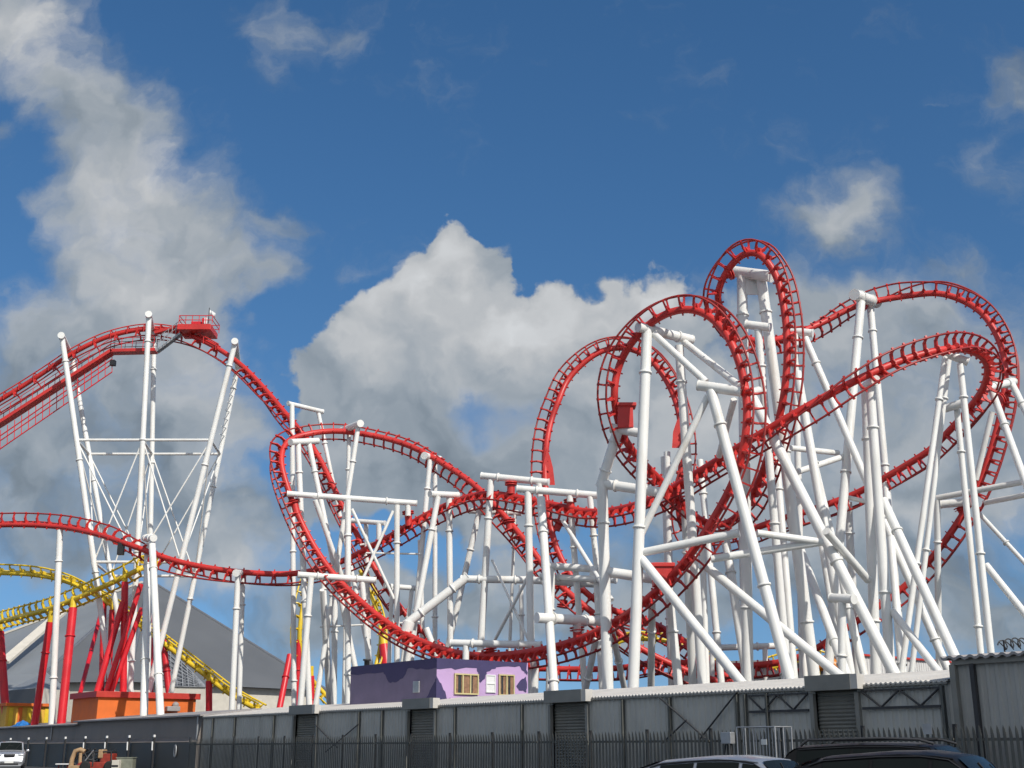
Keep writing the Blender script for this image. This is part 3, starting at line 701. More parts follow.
for (a, b, z) in ((t0 - .2, t1, 3.45), (t1 - .6, tEnd, 3.25)):
    p = [wp_(a, z, .3), wp_(b, z, .3), wp_(b, z + .42, -3.5), wp_(a, z + .42, -3.5)]
    m.quad(*p); dz = V((0, 0, .09)); m.quad(*[q - dz for q in p[::-1]])
    for i in range(4): m.quad(p[(i + 1) % 4], p[i], p[i] - dz, p[(i + 1) % 4] - dz)
obj('roof', m, M['roofgrey'], ls)
for x in (19, 37, 55, 74, 94, 115.5, 138, 163):
    t = wall_t(x); h = 2.26
    m = MB(); m.box(wp_(t, h / 2, .45), .16, .12, h, WD, WN); p = obj('post', m, M['plastic'], ls)
    m = MB(); m.box(wp_(t, h + .02, .45), .13, .12, .24, WD, WN); obj('sunlit_tip', m, M['whiteplain'], p)  # white tip stands in for sun caught on the post top
    if x > 90:
        m = MB(); m.tube([wp_(t, 2.0, .53), wp_(t - .05, 1.5, .53)], .05, 8); obj('sun_streak', m, M['whiteplain'], p)  # white tube added as the lower streak of sun on the post
m = MB(); t = wall_t(54); m.tube([wp_(t, 2.2, .06), wp_(t, 3.3, .06)], .05, 8); obj('downpipe', m, M['steel'], ls)
m = MB(); t = wall_t(201); m.tube([wp_(t, 0, .16), wp_(t, 3.4, .16)], .06, 8); obj('downpipe', m, M['steel'], ls)
# oval sign
m = MB(); t = wall_t(184); c = wp_(t, 1.47, .38)
ring = [c + WD * (.14 * math.cos(a)) + V((0, 0, .32 * math.sin(a))) for a in [2 * math.pi * i / 28 for i in range(29)]]
so = thing('oval_sign', 'small white oval ring sign on the dark lower wall at left', 'sign', c - WN * .07)
m.tube(ring, .04, 8, caps=False); obj('rim', m, M['steel'], so)
m = MB(); m.lathe(c - WN * .05, WN, [(0, .13), (.03, .13)], 20)
for v in m.v:
    d = v - c; v.z = c.z + d.z * 2.2
obj('face', m, M['cladflat'], so)

# right taller shed
rs_ = thing('tall_shed', 'taller grey ribbed metal shed at the right picture edge', 'building', wp_(-4, 0))
m = MB(); corrugated(m, -14, -.45, 0, 3.80, .35, .26, .03); obj('wall', m, M['cladlight'], rs_)
m = MB(); m.quad(wp_(-.45, 0, .35), wp_(-.45, 0, -7), wp_(-.45, 4.3, -7), wp_(-.45, 3.80, .35)); m.quad(wp_(-14, 0, -7), wp_(-.45, 0, -7), wp_(-.45, 4.3, -7), wp_(-14, 4.3, -7)); obj('side_wall', m, M['clad'], rs_)
m = MB(); roof_sheet(m, -14, -.15, 3.90, .55, 7.5, over=.62, period=.30, amp=.036, th=.07); obj('roof', m, M['roofgrey'], rs_)
m = MB(); m.box(wp_(-7.3, 3.76, .47), 13.8, .08, .14, WD, WN); obj('fascia', m, M['shutter'], rs_)
m = MB(); m.box(wp_(-.95, 1.87, .46), .12, .12, 3.66, WD, WN); obj('downpipe', m, M['dsteel'], rs_)
m = MB(); m.box(wp_(-.40, 1.87, .46), .16, .16, 3.66, WD, WN); obj('corner_trim', m, M['shutter'], rs_)
# coiled razor wire on its roof
m = MB(); pts = []
for i in range(700):
    t = -1.0 - 9 * i / 700; a = i * .42
    pts.append(wp_(t, 4.22 + .12 * math.sin(a) + .05 * math.sin(i * .05), -.9 + .14 * math.cos(a)))
m.tube(pts, .018, 5)
pts = [wp_(-1.0 - 9 * i / 500, 4.22 + .11 * math.sin(-i * .55 + 1), -.9 + .13 * math.cos(i * .55 + 1)) for i in range(500)]
m.tube(pts, .015, 5)
for i in range(8):
    t = -1.1 - i * 1.2; m.tube([wp_(t, 4.02, -.9), wp_(t, 4.36, -.9)], .025, 6)
tag(obj('razor_wire', m, M['dsteel']), 'coil of dark razor wire along the tall shed roof', 'razor wire')

# ------------------------------------------------------------------ palisade fence
fn = thing('palisade_fence', 'dark steel palisade fence with pointed pales before the sheds', 'fence', wp_(10, 0, .9))
FO, FH = .95, 2.15
t_a, t_b = -9.0, tM - .4
npan = int((t_b - t_a) / 2.75); pl = (t_b - t_a) / npan
for i in range(npan + 1):
    t = t_a + i * pl
    m = MB(); m.box(wp_(t, 1.1, FO - .06), .10, .06, 2.2, WD, WN); obj('fence_post', m, M['plastic'], fn)
for i in range(npan):
    a = t_a + i * pl; m = MB(); n = 17
    for zr in (.35, 1.82): m.box(wp_(a + pl / 2, zr, FO - .02), pl - .06, .05, .07, WD, WN)
    for k in range(n):
        t = a + .09 + (pl - .18) * k / (n - 1)
        w, zt = .044, FH + random.uniform(-.012, .012)
        # W profile pale with a splayed three point top
        for s1, s2, d1, d2 in ((-w, 0, .024, .034), (0, w, .034, .024)):
            m.quad(wp_(t + s1, .06, FO + d1), wp_(t + s2, .06, FO + d2), wp_(t + s2, zt - .22, FO + d2), wp_(t + s1, zt - .22, FO + d1))
        m.quad(wp_(t - w, zt - .22, FO + .024), wp_(t, zt - .22, FO + .034), wp_(t, zt, FO + .055), wp_(t - w * .7, zt - .1, FO + .04))
        m.quad(wp_(t, zt - .22, FO + .034), wp_(t + w, zt - .22, FO + .024), wp_(t + w * .7, zt - .1, FO + .04), wp_(t, zt, FO + .055))
    o = obj('fence_panel', m, M['fence'], fn)
    sd = o.modifiers.new('solid', 'SOLIDIFY'); sd.thickness = .006
# grey junction box on the fence + its cables
eb = thing('junction_box', 'grey electrical junction box with cables on the palisade fence', 'junction box', wp_(wall_t(752), 0, FO + .2))
t = wall_t(752); zc = at(728, 738, wp_(t, 0, 1).y).z
m = MB(); m.box(wp_(t, zc, FO + .18), .40, .2, .34, WD, WN); obj('casing', m, M['steel'], eb, bevel=.015)
for k, dx in enumerate((-.1, .02, .1)):
    m = MB(); m.tube([wp_(t + dx, zc - .17, FO + .18), wp_(t + dx * 1.5, zc - .5, FO + .2), wp_(t + dx * 2.5 - .06 * k, zc - .9, FO + .16), wp_(t + dx * 2.5, .05, FO + .16)], .022, 6); obj('cable', m, M['plastic'], eb)
m = MB(); t = wall_t(950); m.box(wp_(t, at(928,729,wp_(t,0,1).y).z, FO + .11), .26, .012, .26, WD, WN)
tag(obj('notice_plate', m, M['steel']), 'small blank grey notice plate on the fence above the black estate', 'sign')
# roll cage trolley
rc = thing('roll_cage_trolley', 'empty galvanised roll cage trolley with a white label by the fence', 'trolley', wp_(wall_t(803), 0, FO + 1.0))
t0, t1 = wall_t(822), wall_t(784); o0, o1 = FO + .45, FO + 1.15; zt = at(765, 727, wp_(t0, 0, 1.2).y).z
for oo in (o0, o1):
    m = MB(); n = 7
    for k in range(n):
        t = t0 + (t1 - t0) * k / (n - 1); m.tube([wp_(t, .2, oo), wp_(t, zt, oo)], .016 if 0 < k < n - 1 else .024, 6)
    for z in (.25, .9, 1.3, zt): m.tube([wp_(t0, z, oo), wp_(t1, z, oo)], .02, 6)
    obj('mesh_side', m, M['steel'], rc)
m = MB()
for t in (t0, t1):
    if t == t1: obj('end_frame', m, M['steel'], rc); m = MB()
    m.tube([wp_(t, .2, (o0 + o1) / 2), wp_(t, zt, (o0 + o1) / 2)], .018, 6)
    for z in (.25, 1.0, zt): m.tube([wp_(t, z, o0), wp_(t, z, o1)], .02, 6)
obj('end_frame', m, M['steel'], rc)
m = MB(); m.box(wp_((t0 + t1) / 2, .22, (o0 + o1) / 2), t1 - t0, o1 - o0, .04, WD, WN); obj('deck', m, M['steel'], rc)
m = MB(); m.box(wp_(t0 + (t1 - t0) * .28, at(770,742,wp_(t0,0,1.2).y).z, o1 + .03), .20, .01, .15, WD, WN); obj('label_card', m, M['plate'], rc)
for t in (t0 + .06, t1 - .06):
    for oo in (o0 + .06, o1 - .06):
        m = MB(); m.lathe(wp_(t, .09, oo) - WN * .02, WN, [(0, .08), (.04, .08)], 14); obj('caster', m, M['tyre'], rc)

# ------------------------------------------------------------------ purple building
PC = at(437, 658, 58); PD = V((.793, .61, 0)).normalized()
def hit(C, D, x):
    k = (x - 512) / 1240.0; return (C.x - k * C.y) / (k * D.y - D.x)
sL, sR = hit(PC, WD, 350), hit(PC, PD, 528)
pb = thing('purple_building', 'flat roofed building painted lilac and deep purple behind the shed', 'building', (PC.x, PC.y, 0))
ZT = PC.z; B0 = V((PC.x, PC.y, 0)); FN = V((PD.y, -PD.x, 0)); LN = -PD
def pf_(s, z, o=0): return B0 + PD * s + FN * o + V((0, 0, z))
def lf_(s, z, o=0): return B0 + WD * s + LN * o + V((0, 0, z))
m = MB()
m.quad(pf_(0, 0), pf_(sR, 0), pf_(sR, ZT), pf_(0, ZT)); m.quad(lf_(sL, 0), lf_(0, 0), lf_(0, ZT), lf_(sL, ZT))
bk = WD * sL
m.quad(pf_(sR, 0), pf_(sR, 0) + bk, pf_(sR, ZT) + bk, pf_(sR, ZT)); m.quad(pf_(0, 0) + bk, pf_(0, ZT) + bk, pf_(sR, ZT) + bk, pf_(sR, 0) + bk)
obj('wall', m, M['purple'], pb)
m = MB(); m.quad(pf_(0, ZT - .2), pf_(sR, ZT - .2), pf_(sR, ZT - .2) + bk, pf_(0, ZT - .2) + bk); obj('roof', m, M['roofgrey'], pb)
def blob(fun, pts, o=.012):
    """painted patch: polygon in (s, z) on a face, as a thin raised coat"""
    m = MB(); f = [fun(s, z, o) for s, z in pts]; b = [fun(s, z, .002) for s, z in pts]
    m.quad(*f)
    for i in range(len(pts)):
        j = (i + 1) % len(pts); m.quad(f[j], f[i], b[i], b[j])
    return m
def wavy(pts, n=6, amp=.05):
    out = []
    for i in range(len(pts)):
        a, b = pts[i], pts[(i + 1) % len(pts)]
        for k in range(n):
            w = k / n; j = amp if 0 < k else amp * .5
            out.append((a[0] + (b[0] - a[0]) * w + random.uniform(-j, j) * (0 if i in (0, ) else 1), a[1] + (b[1] - a[1]) * w + random.uniform(-j, j) * (0 if i in (0,) else 1)))
    return out
def spx(x, C=B0, D=PD): return hit(C, D, x)
def zpx(y, s, fun): 
    p = fun(s, 0); return at(512, y, p.y).z
def poly(fun, D, px, first_top=True, edge=None):
    out = []
    for x, y in px:
        s = hit(B0, D, x); s = -.014 if abs(x - 437) < .5 else max(.0, s)
        z = min(zpx(y, s, fun), ZT)
        out.append((s, z))
    return out
def rag(pts, amp=.05, n=4):
    out = []
    for i in range(len(pts)):
        a, b = pts[i], pts[(i + 1) % len(pts)]
        edge = (abs(a[1] - ZT) < .02 and abs(b[1] - ZT) < .02) or (a[0] < .01 and b[0] < .01)
        for k in range(n):
            w = k / n; j = 0 if edge or (k == 0 and (abs(a[1] - ZT) < .02 or a[0] < .01)) else amp
            out.append((max(-.014, a[0] + (b[0] - a[0]) * w + random.uniform(-j, j)), min(ZT, a[1] + (b[1] - a[1]) * w + random.uniform(-j, j))))
    return out
dk = M['dpurple']
obj('painted_patch', blob(pf_, rag(poly(pf_, PD, [(437,640),(437,669),(455,669),(476,668),(478,675),(480,683),(484,680),(487,672),(497,667),(520,667),(524,672),(527,675),(527,640)]))), dk, pb)
obj('painted_patch', blob(pf_, rag(poly(pf_, PD, [(437,676),(441,684),(446,695),(447,703),(437,705)]), .03)), dk, pb)
obj('painted_patch', blob(pf_, rag(poly(pf_, PD, [(516,686),(521,680),(526,677),(527,688),(526,692),(519,690)]), .03)), dk, pb)
obj('painted_patch', blob(pf_, rag(poly(pf_, PD, [(446,700),(450,698),(452,703),(448,705)]), .02), .014), dk, pb)
# shaded side: lilac darkened to violet, its shade painted in, under deep purple patches
mv = mat('shaded_lilac_paint', (.20, .16, .25), .75, var=.12, bump=.25, bscale=9)
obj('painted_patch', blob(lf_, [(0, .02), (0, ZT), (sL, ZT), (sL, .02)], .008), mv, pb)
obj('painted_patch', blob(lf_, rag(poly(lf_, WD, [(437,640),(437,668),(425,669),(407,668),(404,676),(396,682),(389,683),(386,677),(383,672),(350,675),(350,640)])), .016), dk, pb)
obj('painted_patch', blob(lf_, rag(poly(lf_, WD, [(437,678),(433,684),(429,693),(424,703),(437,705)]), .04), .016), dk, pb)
def window(fun, s0, s1, z0, z1, n, fm, dep, curtains=True):
    m = MB(); w = .065
    wd = (fun(1, 0) - fun(0, 0)).normalized(); nn = (fun(0, 0, 1) - fun(0, 0, 0)).normalized()
    for k in range(n + 1):
        s = s0 + (s1 - s0) * k / n; m.box(fun(s, (z0 + z1) / 2, .06), w, .08, z1 - z0 + w, wd, nn)
    for z in (z0, z1): m.box(fun((s0 + s1) / 2, z, .063), s1 - s0 + w + .004, .084, w, wd, nn)
    f = obj('window', m, fm, pb)
    m = MB(); m.quad(fun(s0, z0, .03), fun(s1, z0, .03), fun(s1, z1, .03), fun(s0, z1, .03)); obj('pane', m, M['glass'], f)
    if curtains:
        m = MB(); c = 14
        for i in range(c):
            if i % 7 in (2, 3): continue
            a, b = s0 + (s1 - s0) * i / c, s0 + (s1 - s0) * (i + 1) / c
            m.quad(fun(a, z0, .036), fun(b, z0, .036 + .012 * (i % 2)), fun(b, z1, .036 + .012 * (i % 2)), fun(a, z1, .036))
        obj('curtain', m, M['curtain'], f)
yf = mat('yellow_window_frame', (.60, .52, .26), .5, var=.15)
def sz(fun, D, x, y):
    s = hit(B0, D, x); return s, zpx(y, s, fun)
s0, zb = sz(pf_, PD, 454, 693.5); s1, zt = sz(pf_, PD, 477, 675); window(pf_, s0, s1, zb, zt, 3, yf, .1)
s0, zb = sz(pf_, PD, 498.5, 695); s1, zt = sz(pf_, PD, 513, 675.5); window(pf_, s0, s1, zb, zt, 2, yf, .1)
m = MB(); s0, zb = sz(pf_, PD, 486, 692); s1, zt = sz(pf_, PD, 494.5, 675.5)
m.quad(pf_(s0, zb, .03), pf_(s1, zb, .03), pf_(s1, zt, .03), pf_(s0, zt, .03))
wd = PD
for s in (s0, s1): m.box(pf_(s, (zb + zt) / 2, .03), .06, .06, zt - zb, PD, FN)
for z in (zb, (zb + zt) / 2, zt): m.box(pf_((s0 + s1) / 2, z, .031), s1 - s0 + .07, .064, .05, PD, FN)
obj('boarded_window', m, M['whiteplain'], pb)
s0, zb = sz(lf_, WD, 414, 693); s1, zt = sz(lf_, WD, 420, 681); s0, s1 = min(s0, s1), max(s0, s1)
m = MB(); m.box(lf_((s0 + s1) / 2, (zb + zt) / 2, .05), s1 - s0, .08, zt - zb, WD, LN); obj('vent', m, M['steel'], pb, bevel=.02)
m = MB(); p = lf_(sL - .9, ZT + .02, -.4); m.lathe(p, V((0, 0, 1)), [(0, .14), (.25, .14), (.26, .22), (.34, .2)], 14); obj('roof_vent', m, M['dsteel'], pb)

# ------------------------------------------------------------------ orange building and neighbours at left
OC = at(99, 691.5, 88); O0 = V((OC.x, OC.y, 0)); OZ = OC.z
oL, oR = hit(O0, WD, 73), hit(O0, PD, 196)
ob = thing('orange_building', 'flat roofed orange building with red fascia behind the shed at left', 'building', O0)
def of_(s, z, o=0): return O0 + PD * s + FN * o + V((0, 0, z))
def ol_(s, z, o=0): return O0 + WD * s + LN * o + V((0, 0, z))
bk = WD * oL
m = MB(); m.quad(of_(0, 0), of_(oR, 0), of_(oR, OZ), of_(0, OZ)); m.quad(ol_(oL, 0), ol_(0, 0), ol_(0, OZ), ol_(oL, OZ))
m.quad(of_(oR, 0), of_(oR, 0) + bk, of_(oR, OZ) + bk, of_(oR, OZ)); m.quad(of_(0, 0) + bk, of_(0, OZ) + bk, of_(oR, OZ) + bk, of_(oR, 0) + bk)
obj('wall', m, M['orange'], ob)
m = MB(); m.quad(of_(-.1, OZ + .02, .1), of_(oR + .1, OZ + .02, .1), of_(oR + .1, OZ + .02, 0) + bk, of_(-.1, OZ + .02) + bk); obj('roof', m, M['redtrim'], ob)
m = MB(); m.box(of_(oR / 2, OZ - .18, .12), oR + .5, .24, .42, PD, FN); m.box(ol_(oL / 2, OZ - .181, .12), oL + .2, .236, .416, WD, LN); obj('fascia', m, M['redtrim'], ob, bevel=.02)
s0, s1 = hit(O0, PD, 130), hit(O0, PD, 138.5)
m = MB(); m.box(of_((s0 + s1) / 2, 1.9, .04), s1 - s0, .09, 3.8, PD, FN); d = obj('door', m, M['greydoor'], ob)
m = MB(); m.box(of_(s0 + .1, 1.9, .11), .04, .05, .14, PD, FN); obj('handle', m, M['dsteel'], d)
s0 = hit(O0, PD, 172)
m = MB(); m.box(of_(s0, at(172,707,87).z, .25), 1.0, .5, .35, PD, FN); m.ball(of_(s0 + .2, at(172,706,87).z + .2, .25), .25, 6); obj('extractor_hood', m, M['roofgrey'], ob, bevel=.05)

ab = thing('amber_kiosk', 'low amber and yellow striped kiosk left of the orange building', 'building', at(30, 712, 108).xy.to_3d())
K0 = at(52, 704, 106); K0.z = 0; KZ = at(52, 705, 106).z; kl = hit(K0, -PD, 8)
m = MB()
for i in range(9):
    pass
m.box(K0 - PD * kl / 2 + WD * 1.5 + V((0, 0, KZ / 2)), kl, 3, KZ, PD, WD); obj('wall', m, M['ywall'], ab)
m = MB(); m.box(K0 - PD * kl / 2 + WD * 1.4 + V((0, 0, KZ - .02)), kl + .4, 3.4, .24, PD, WD); obj('roof', m, M['orange'], ab)
for i in range(5):
    m = MB(); m.box(K0 - PD * (kl * (i + .5) / 5) + FN * .03 + V((0, 0, KZ / 2 - .1)), kl / 11, .06, KZ - .3, PD, FN); obj('stripe', m, M['orange'] if i % 2 else M['yellow'], ab)

bt = thing('blue_tarpaulin', 'crumpled blue tarpaulin lying on the left shed roof', 'tarpaulin', wp_(wall_t(17), 3.4, -.8))
m = MB(); t = wall_t(17); n = 10
W_ = [[None] * (n + 1) for _ in range(n + 1)]
for i in range(n + 1):
    for j in range(n + 1):
        e = math.sin(math.pi * i / n) * math.sin(math.pi * j / n)
        W_[i][j] = wp_(t + 1.3 * (i / n - .5) * 2, 3.26 + .12 * (.2 + j / n * 1.2) + e * (.32 + .16 * math.sin(i * 1.9) * math.cos(j * 1.4)), .15 - 1.2 * j / n)
for i in range(n):
    for j in range(n): m.quad(W_[i][j], W_[i + 1][j], W_[i + 1][j + 1], W_[i][j + 1], smooth=False)
obj('sheet', m, M['blue'], bt)

# ------------------------------------------------------------------ pyramid hall
ph = thing('pyramid_hall', 'large grey pyramid roofed hall with cream walls far left', 'building', at(160, 705, 160).xy.to_3d())
YH = 165
ap = at(149, 580, 172)
ze = at(200, 687, 150).z
eR = at(328, 687, 160); eR.z = ze
eF = at(128, 687, 138); eF.z = ze
eF2 = at(34, 687, 140); eF2.z = ze
eL = at(-160, 690, 175); eL.z = ze
eB = at(120, 690, 215); eB.z = ze
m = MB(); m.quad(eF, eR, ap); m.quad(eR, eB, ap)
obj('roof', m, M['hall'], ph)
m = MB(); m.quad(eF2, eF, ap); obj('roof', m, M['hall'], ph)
m = MB(); m.quad(eL, eF2, ap); m.quad(eB, eL, ap); obj('roof', m, M['hall2'], ph)  # left faces paler grey: their lit side is put into the colour
m = MB(); fa = [eL, eF2, eF, eR, eB]
for i in range(5):
    a, b = fa[i], fa[(i + 1) % 5]; c = (eL + eR) / 2; a = a.lerp(c, .03); b = b.lerp(c, .03)
    m.quad(V((a.x, a.y, 0)), V((b.x, b.y, 0)), V((b.x, b.y, ze)), V((a.x, a.y, ze)))
obj('wall', m, M['cream'], ph)
m = MB(); m.bar(eL.lerp(ap, .28) , eL.lerp(ap, .98), 1.0, .3); 
a1 = at(4, 662, 150); a2 = at(62, 612, 162); m.bar(a1, a2, 1.3, .35, up=(0, -.7, .7)); obj('ridge_cap', m, M['cream'], ph)
for q in ((eF, ap), (eF2, ap), (eR, ap)):
    m = MB(); m.tube([q[0], q[1]], .22, 8); obj('hip', m, M['shedgrey'], ph)
# glazed lean to
gl = thing('conservatory', 'low sloping glazed roof with white bars at the pyramid foot', 'glass roof', at(188, 705, 135).xy.to_3d())
a, b, c_, d_ = at(160, 686, 136), at(206, 687, 136), at(204, 684, 137), at(160, 640, 140)
m = MB(); m.quad(a, b, c_, d_); pn = obj('glazing', m, M['shedgrey'], gl)
m = MB()
for k in range(9):
    w = k / 8; m.tube([a.lerp(b, w) + V((0,-.1,0)), d_.lerp(c_, w) + V((0,-.1,0))], .06, 6)
for k in range(8):
    w = k / 7; m.tube([a.lerp(d_, w) + V((0,-.12,0)), b.lerp(c_, w) + V((0,-.12,0))], .06, 6)
obj('glazing_bars', m, M['steel'], gl)
m = MB(); m.quad(V((a.x, a.y, 0)), V((b.x, b.y, 0)), b, a); obj('wall', m, M['cream'], gl)
# low white block behind the kiosk
lb = thing('annexe', 'small grey annexe with pale wall under the pyramid at left', 'building', at(30, 705, 128).xy.to_3d())
p0 = at(6, 688, 128); p1 = at(36, 688, 122); p2 = at(70, 688, 128)
for q in (p0, p1, p2): q.z = p1.z
m = MB(); m.quad(V((p0.x, p0.y, 0)), V((p1.x, p1.y, 0)), p1, p0); obj('side_wall', m, M['hall'], lb)
m = MB(); m.quad(V((p1.x, p1.y, 0)), V((p2.x, p2.y, 0)), p2, p1); obj('front_wall', m, M['cream'], lb)
m = MB(); r0 = at(8, 676, 134); r1 = at(46, 672, 134); m.quad(p0, p1, r1, r0); m.quad(p1, p2, r1); obj('roof', m, M['hall2'], lb)

# ------------------------------------------------------------------ white shed behind on the right
ws = thing('white_shed', 'white sheet metal shed with thin red roof trim behind the columns', 'building', at(905, 690, 92).xy.to_3d())
a = at(862, 655, 88); b = at(957, 651, 96); zt = a.z
b.z = zt; dd = (b - a).normalized(); nn_ = V((dd.y, -dd.x, 0)); L_ = (b - a).length + 8
m = MB(); n = int(L_ / .3)
for i in range(n):
    s0, s1, s2 = i * .3, i * .3 + .2, i * .3 + .3
    A_ = V((a.x, a.y, 0))
    m.quad(A_ + dd * s0, A_ + dd * s1, A_ + dd * s1 + V((0, 0, zt)), A_ + dd * s0 + V((0, 0, zt)))
    m.quad(A_ + dd * s1, A_ + dd * s2 , A_ + dd * s2 + V((0, 0, zt)), A_ + dd * s1 + V((0, 0, zt)))
    m.box(A_ + dd * (s1 + .05) + nn_ * .02 + V((0, 0, zt / 2)), .06, .04, zt - .1, dd, nn_)
obj('wall', m, M['shedwhite'], ws)
m = MB(); m.box(V((a.x, a.y, zt)) + dd * L_ / 2 - nn_ * 2, L_ + .2, 4.4, .14, dd, nn_); obj('roof', m, M['redtrim'], ws)
gs = thing('slate_shed', 'slate grey low shed behind the columns left of the white shed', 'building', at(780, 690, 100).xy.to_3d())
p = at(690, 672, 100); q = at(868, 660, 96); zt = q.z; p.z = 0; q.z = 0; dd2 = (q - p).normalized()
m = MB(); m.box((p + q) / 2 + V((0, 2.5, zt / 2)), (q - p).length, 4, zt, dd2, V((-dd2.y, dd2.x, 0))); obj('wall', m, M['shedgrey'], gs)
m = MB(); m.box((p + q) / 2 + V((0, 2.5, zt)), (q - p).length + .4, 4.5, .3, dd2, V((-dd2.y, dd2.x, 0))); obj('roof', m, M['roofgrey'], gs)
# orange ride drum behind right columns
orr = thing('fairground_ride', 'orange and yellow curved ride arm low behind the right columns', 'fairground ride', at(830, 690, 88).xy.to_3d())
m = MB(); pts = [at(x, y, 88) for x, y in ((806,668),(815,664),(826,663),(838,668),(848,676),(856,690),(860,705))]
m.tube(pts, .55, 12); obj('arm', m, M['orangeride'], orr)
m = MB(); m.tube([at(816, 664, 88), at(816, 700, 88)], .3, 10); m.tube([at(846, 675, 88), at(846, 705, 88)], .3, 10); obj('post', m, M['yellow'], orr)

# ------------------------------------------------------------------ cars
def car(name, label, loc, heading, paint, L=4.4, W=1.76, H=1.45, kind='hatch', rails=False, group=None, plate=True):
    """heading: world direction of the nose; local +x is forward"""
    rz = math.atan2(heading[1], heading[0])
    t = thing(name, label, 'car', loc, group, rz)
    hl = L / 2; hood = H * .66; belt = H * .635; tail = H * .70
    if kind == 'hatch':  top = [(-hl, .55, .80), (-hl + .06, tail, .80), (-hl + .30, H * .86, .70), (-hl + .75, H * .955, .64), (-.55, H * .995, .63), (0, H, .63), (.42, H * .965, .63), (hl - 1.25, hood + .02, .72), (hl - .6, hood - .07, .74), (hl - .15, hood - .20, .70), (hl, .50, .62)]
    elif kind == 'estate': top = [(-hl, .55, .84), (-hl + .05, tail, .84), (-hl + .22, H * .88, .74), (-hl + .42, H * .97, .68), (-.9, H, .66), (0, H, .66), (.50, H * .975, .66), (hl - 1.28, hood + .02, .74), (hl - .6, hood - .06, .76), (hl - .15, hood - .20, .72), (hl, .50, .64)]
    else: top = [(-hl, .60, .84), (-hl + .05, tail + .05, .84), (-hl + .25, H * .88, .75), (-hl + .5, H * .97, .70), (-.7, H, .69), (0, H, .69), (.35, H * .98, .69), (hl - 1.15, hood + .05, .76), (hl - .6, hood, .78), (hl - .12, hood - .14, .76), (hl, .62, .68)]
    hwb = W / 2
    def nosew(x):                                                  # plan taper at nose and tail
        e = max(0, abs(x) - (hl - .7)) / .7
        return hwb * (1 - .16 * e * e)
    secs = []
    # refine stations
    st = []
    for (a, za, wa), (b, zb, wb) in zip(top[:-1], top[1:]):
        for k in range(3):
            w = k / 3; st.append((a + (b - a) * w, za + (zb - za) * w, wa + (wb - wa) * w))
    st.append(top[-1])
    m = MB(); prof_n = 0
    for x, z, wt in st:
        w = nosew(x); wt = min(wt * W / 1.76, w * .92); zb = min(belt, z - .06); cab = z > belt + .05
        zs = z - (.05 if cab else .03)
        half = [(0, .22), (w * .86, .22), (w * .95, .30), (w, .48), (w, zb - .12), (w * .975, zb), (wt if cab else min(w * .93, wt * 1.12), zs if cab else z - .015), (wt * .80, z - .008), (wt * .4, z + .008), (0, z + .014)]
        secs.append([V((x, y, zz)) for y, zz in half] + [V((x, -y, zz)) for y, zz in half[-2:0:-1]])
    n = len(secs[0]); base = 0
    for s_ in secs: m.v += s_
    for i in range(len(secs) - 1):
        for k in range(n):
            a = i * n + k; b = i * n + (k + 1) % n
            m.f.append((a, a + n, b + n, b)); m.sm.append(True)
    m.f.append(tuple(range(n))); m.sm.append(False)
    e = (len(secs) - 1) * n; m.f.append(tuple(range(e + n - 1, e - 1, -1))); m.sm.append(False)
    body = obj('body', m, paint, t, local=True)
    LOC[body] = V((0, 0, 0))
    es = body.modifiers.new('edge', 'EDGE_SPLIT'); es.split_angle = R(38)
    def prof(x):
        for (a, za, wa), (b, zb, wb) in zip(top[:-1], top[1:]):
            if a <= x <= b:
                w = (x - a) / (b - a) if b > a else 0
                return za + (zb - za) * w, wa + (wb - wa) * w
        return top[-1][1:]
    def side(x, f, sg, o=.012):
        z, wt = prof(x); w = nosew(x); wt = min(wt * W / 1.76, w * .92); zb = min(belt, z - .06)
        y0, y1 = w * .975, wt; z0, z1 = zb, z - .05
        n_ = V((0, z1 - z0, y0 - y1)).normalized()
        return V((x, sg * (y0 + (y1 - y0) * f + n_.y * o), z0 + (z1 - z0) * f + n_.z * o))
    xs_top_r = top[3][0]; xf = top[6][0]; xb = top[7][0]
    for sg in (-1, 1):
        spans = [(top[2][0] + .22, -.92), (-.86, .02), (.08, xb - .12)] if kind != 'hatch' else [(-hl + .75, -.72), (-.66, .10), (.16, xb - .15)]
        for a, b in spans:
            m = MB(); k = 8
            for i in range(k):
                x0, x1 = a + (b - a) * i / k, a + (b - a) * (i + 1) / k
                q = [side(x0, .08, sg), side(x1, .08, sg), side(x1, .90, sg), side(x0, .90, sg)]
                if prof(x0)[0] - belt < .12 or prof(x1)[0] - belt < .08: continue
                m.quad(*(q if sg < 0 else q[::-1]), smooth=True)
            if m.v: obj('side_window', m, M['carglass'], t, local=True)
        # mirror
        m = MB(); m.ball(V((xb - .25, sg * (hwb + .08), belt + .06)), .12, 6, (.7, 1, .75)); obj('mirror', m, paint, t, local=True)
        # door handles and seams
        for x in (-.75, .12):
            m = MB(); m.box(V((x, sg * (hwb + .004), belt - .14)), .18, .04, .035); obj('door_handle', m, M['plastic'], t, local=True)
        # lights
        m = MB(); m.ball(V((hl - .17, sg * (hwb * .70), hood - .25)), .17, 8, (.85, 1.15, .62)); obj('headlight', m, M['lamp'], t, local=True)
        m = MB(); m.ball(V((-hl + .08, sg * (hwb * .78), tail - .12)), .15, 8, (.6, .9, 1.2)); obj('tail_light', m, M['redtrim'], t, local=True)
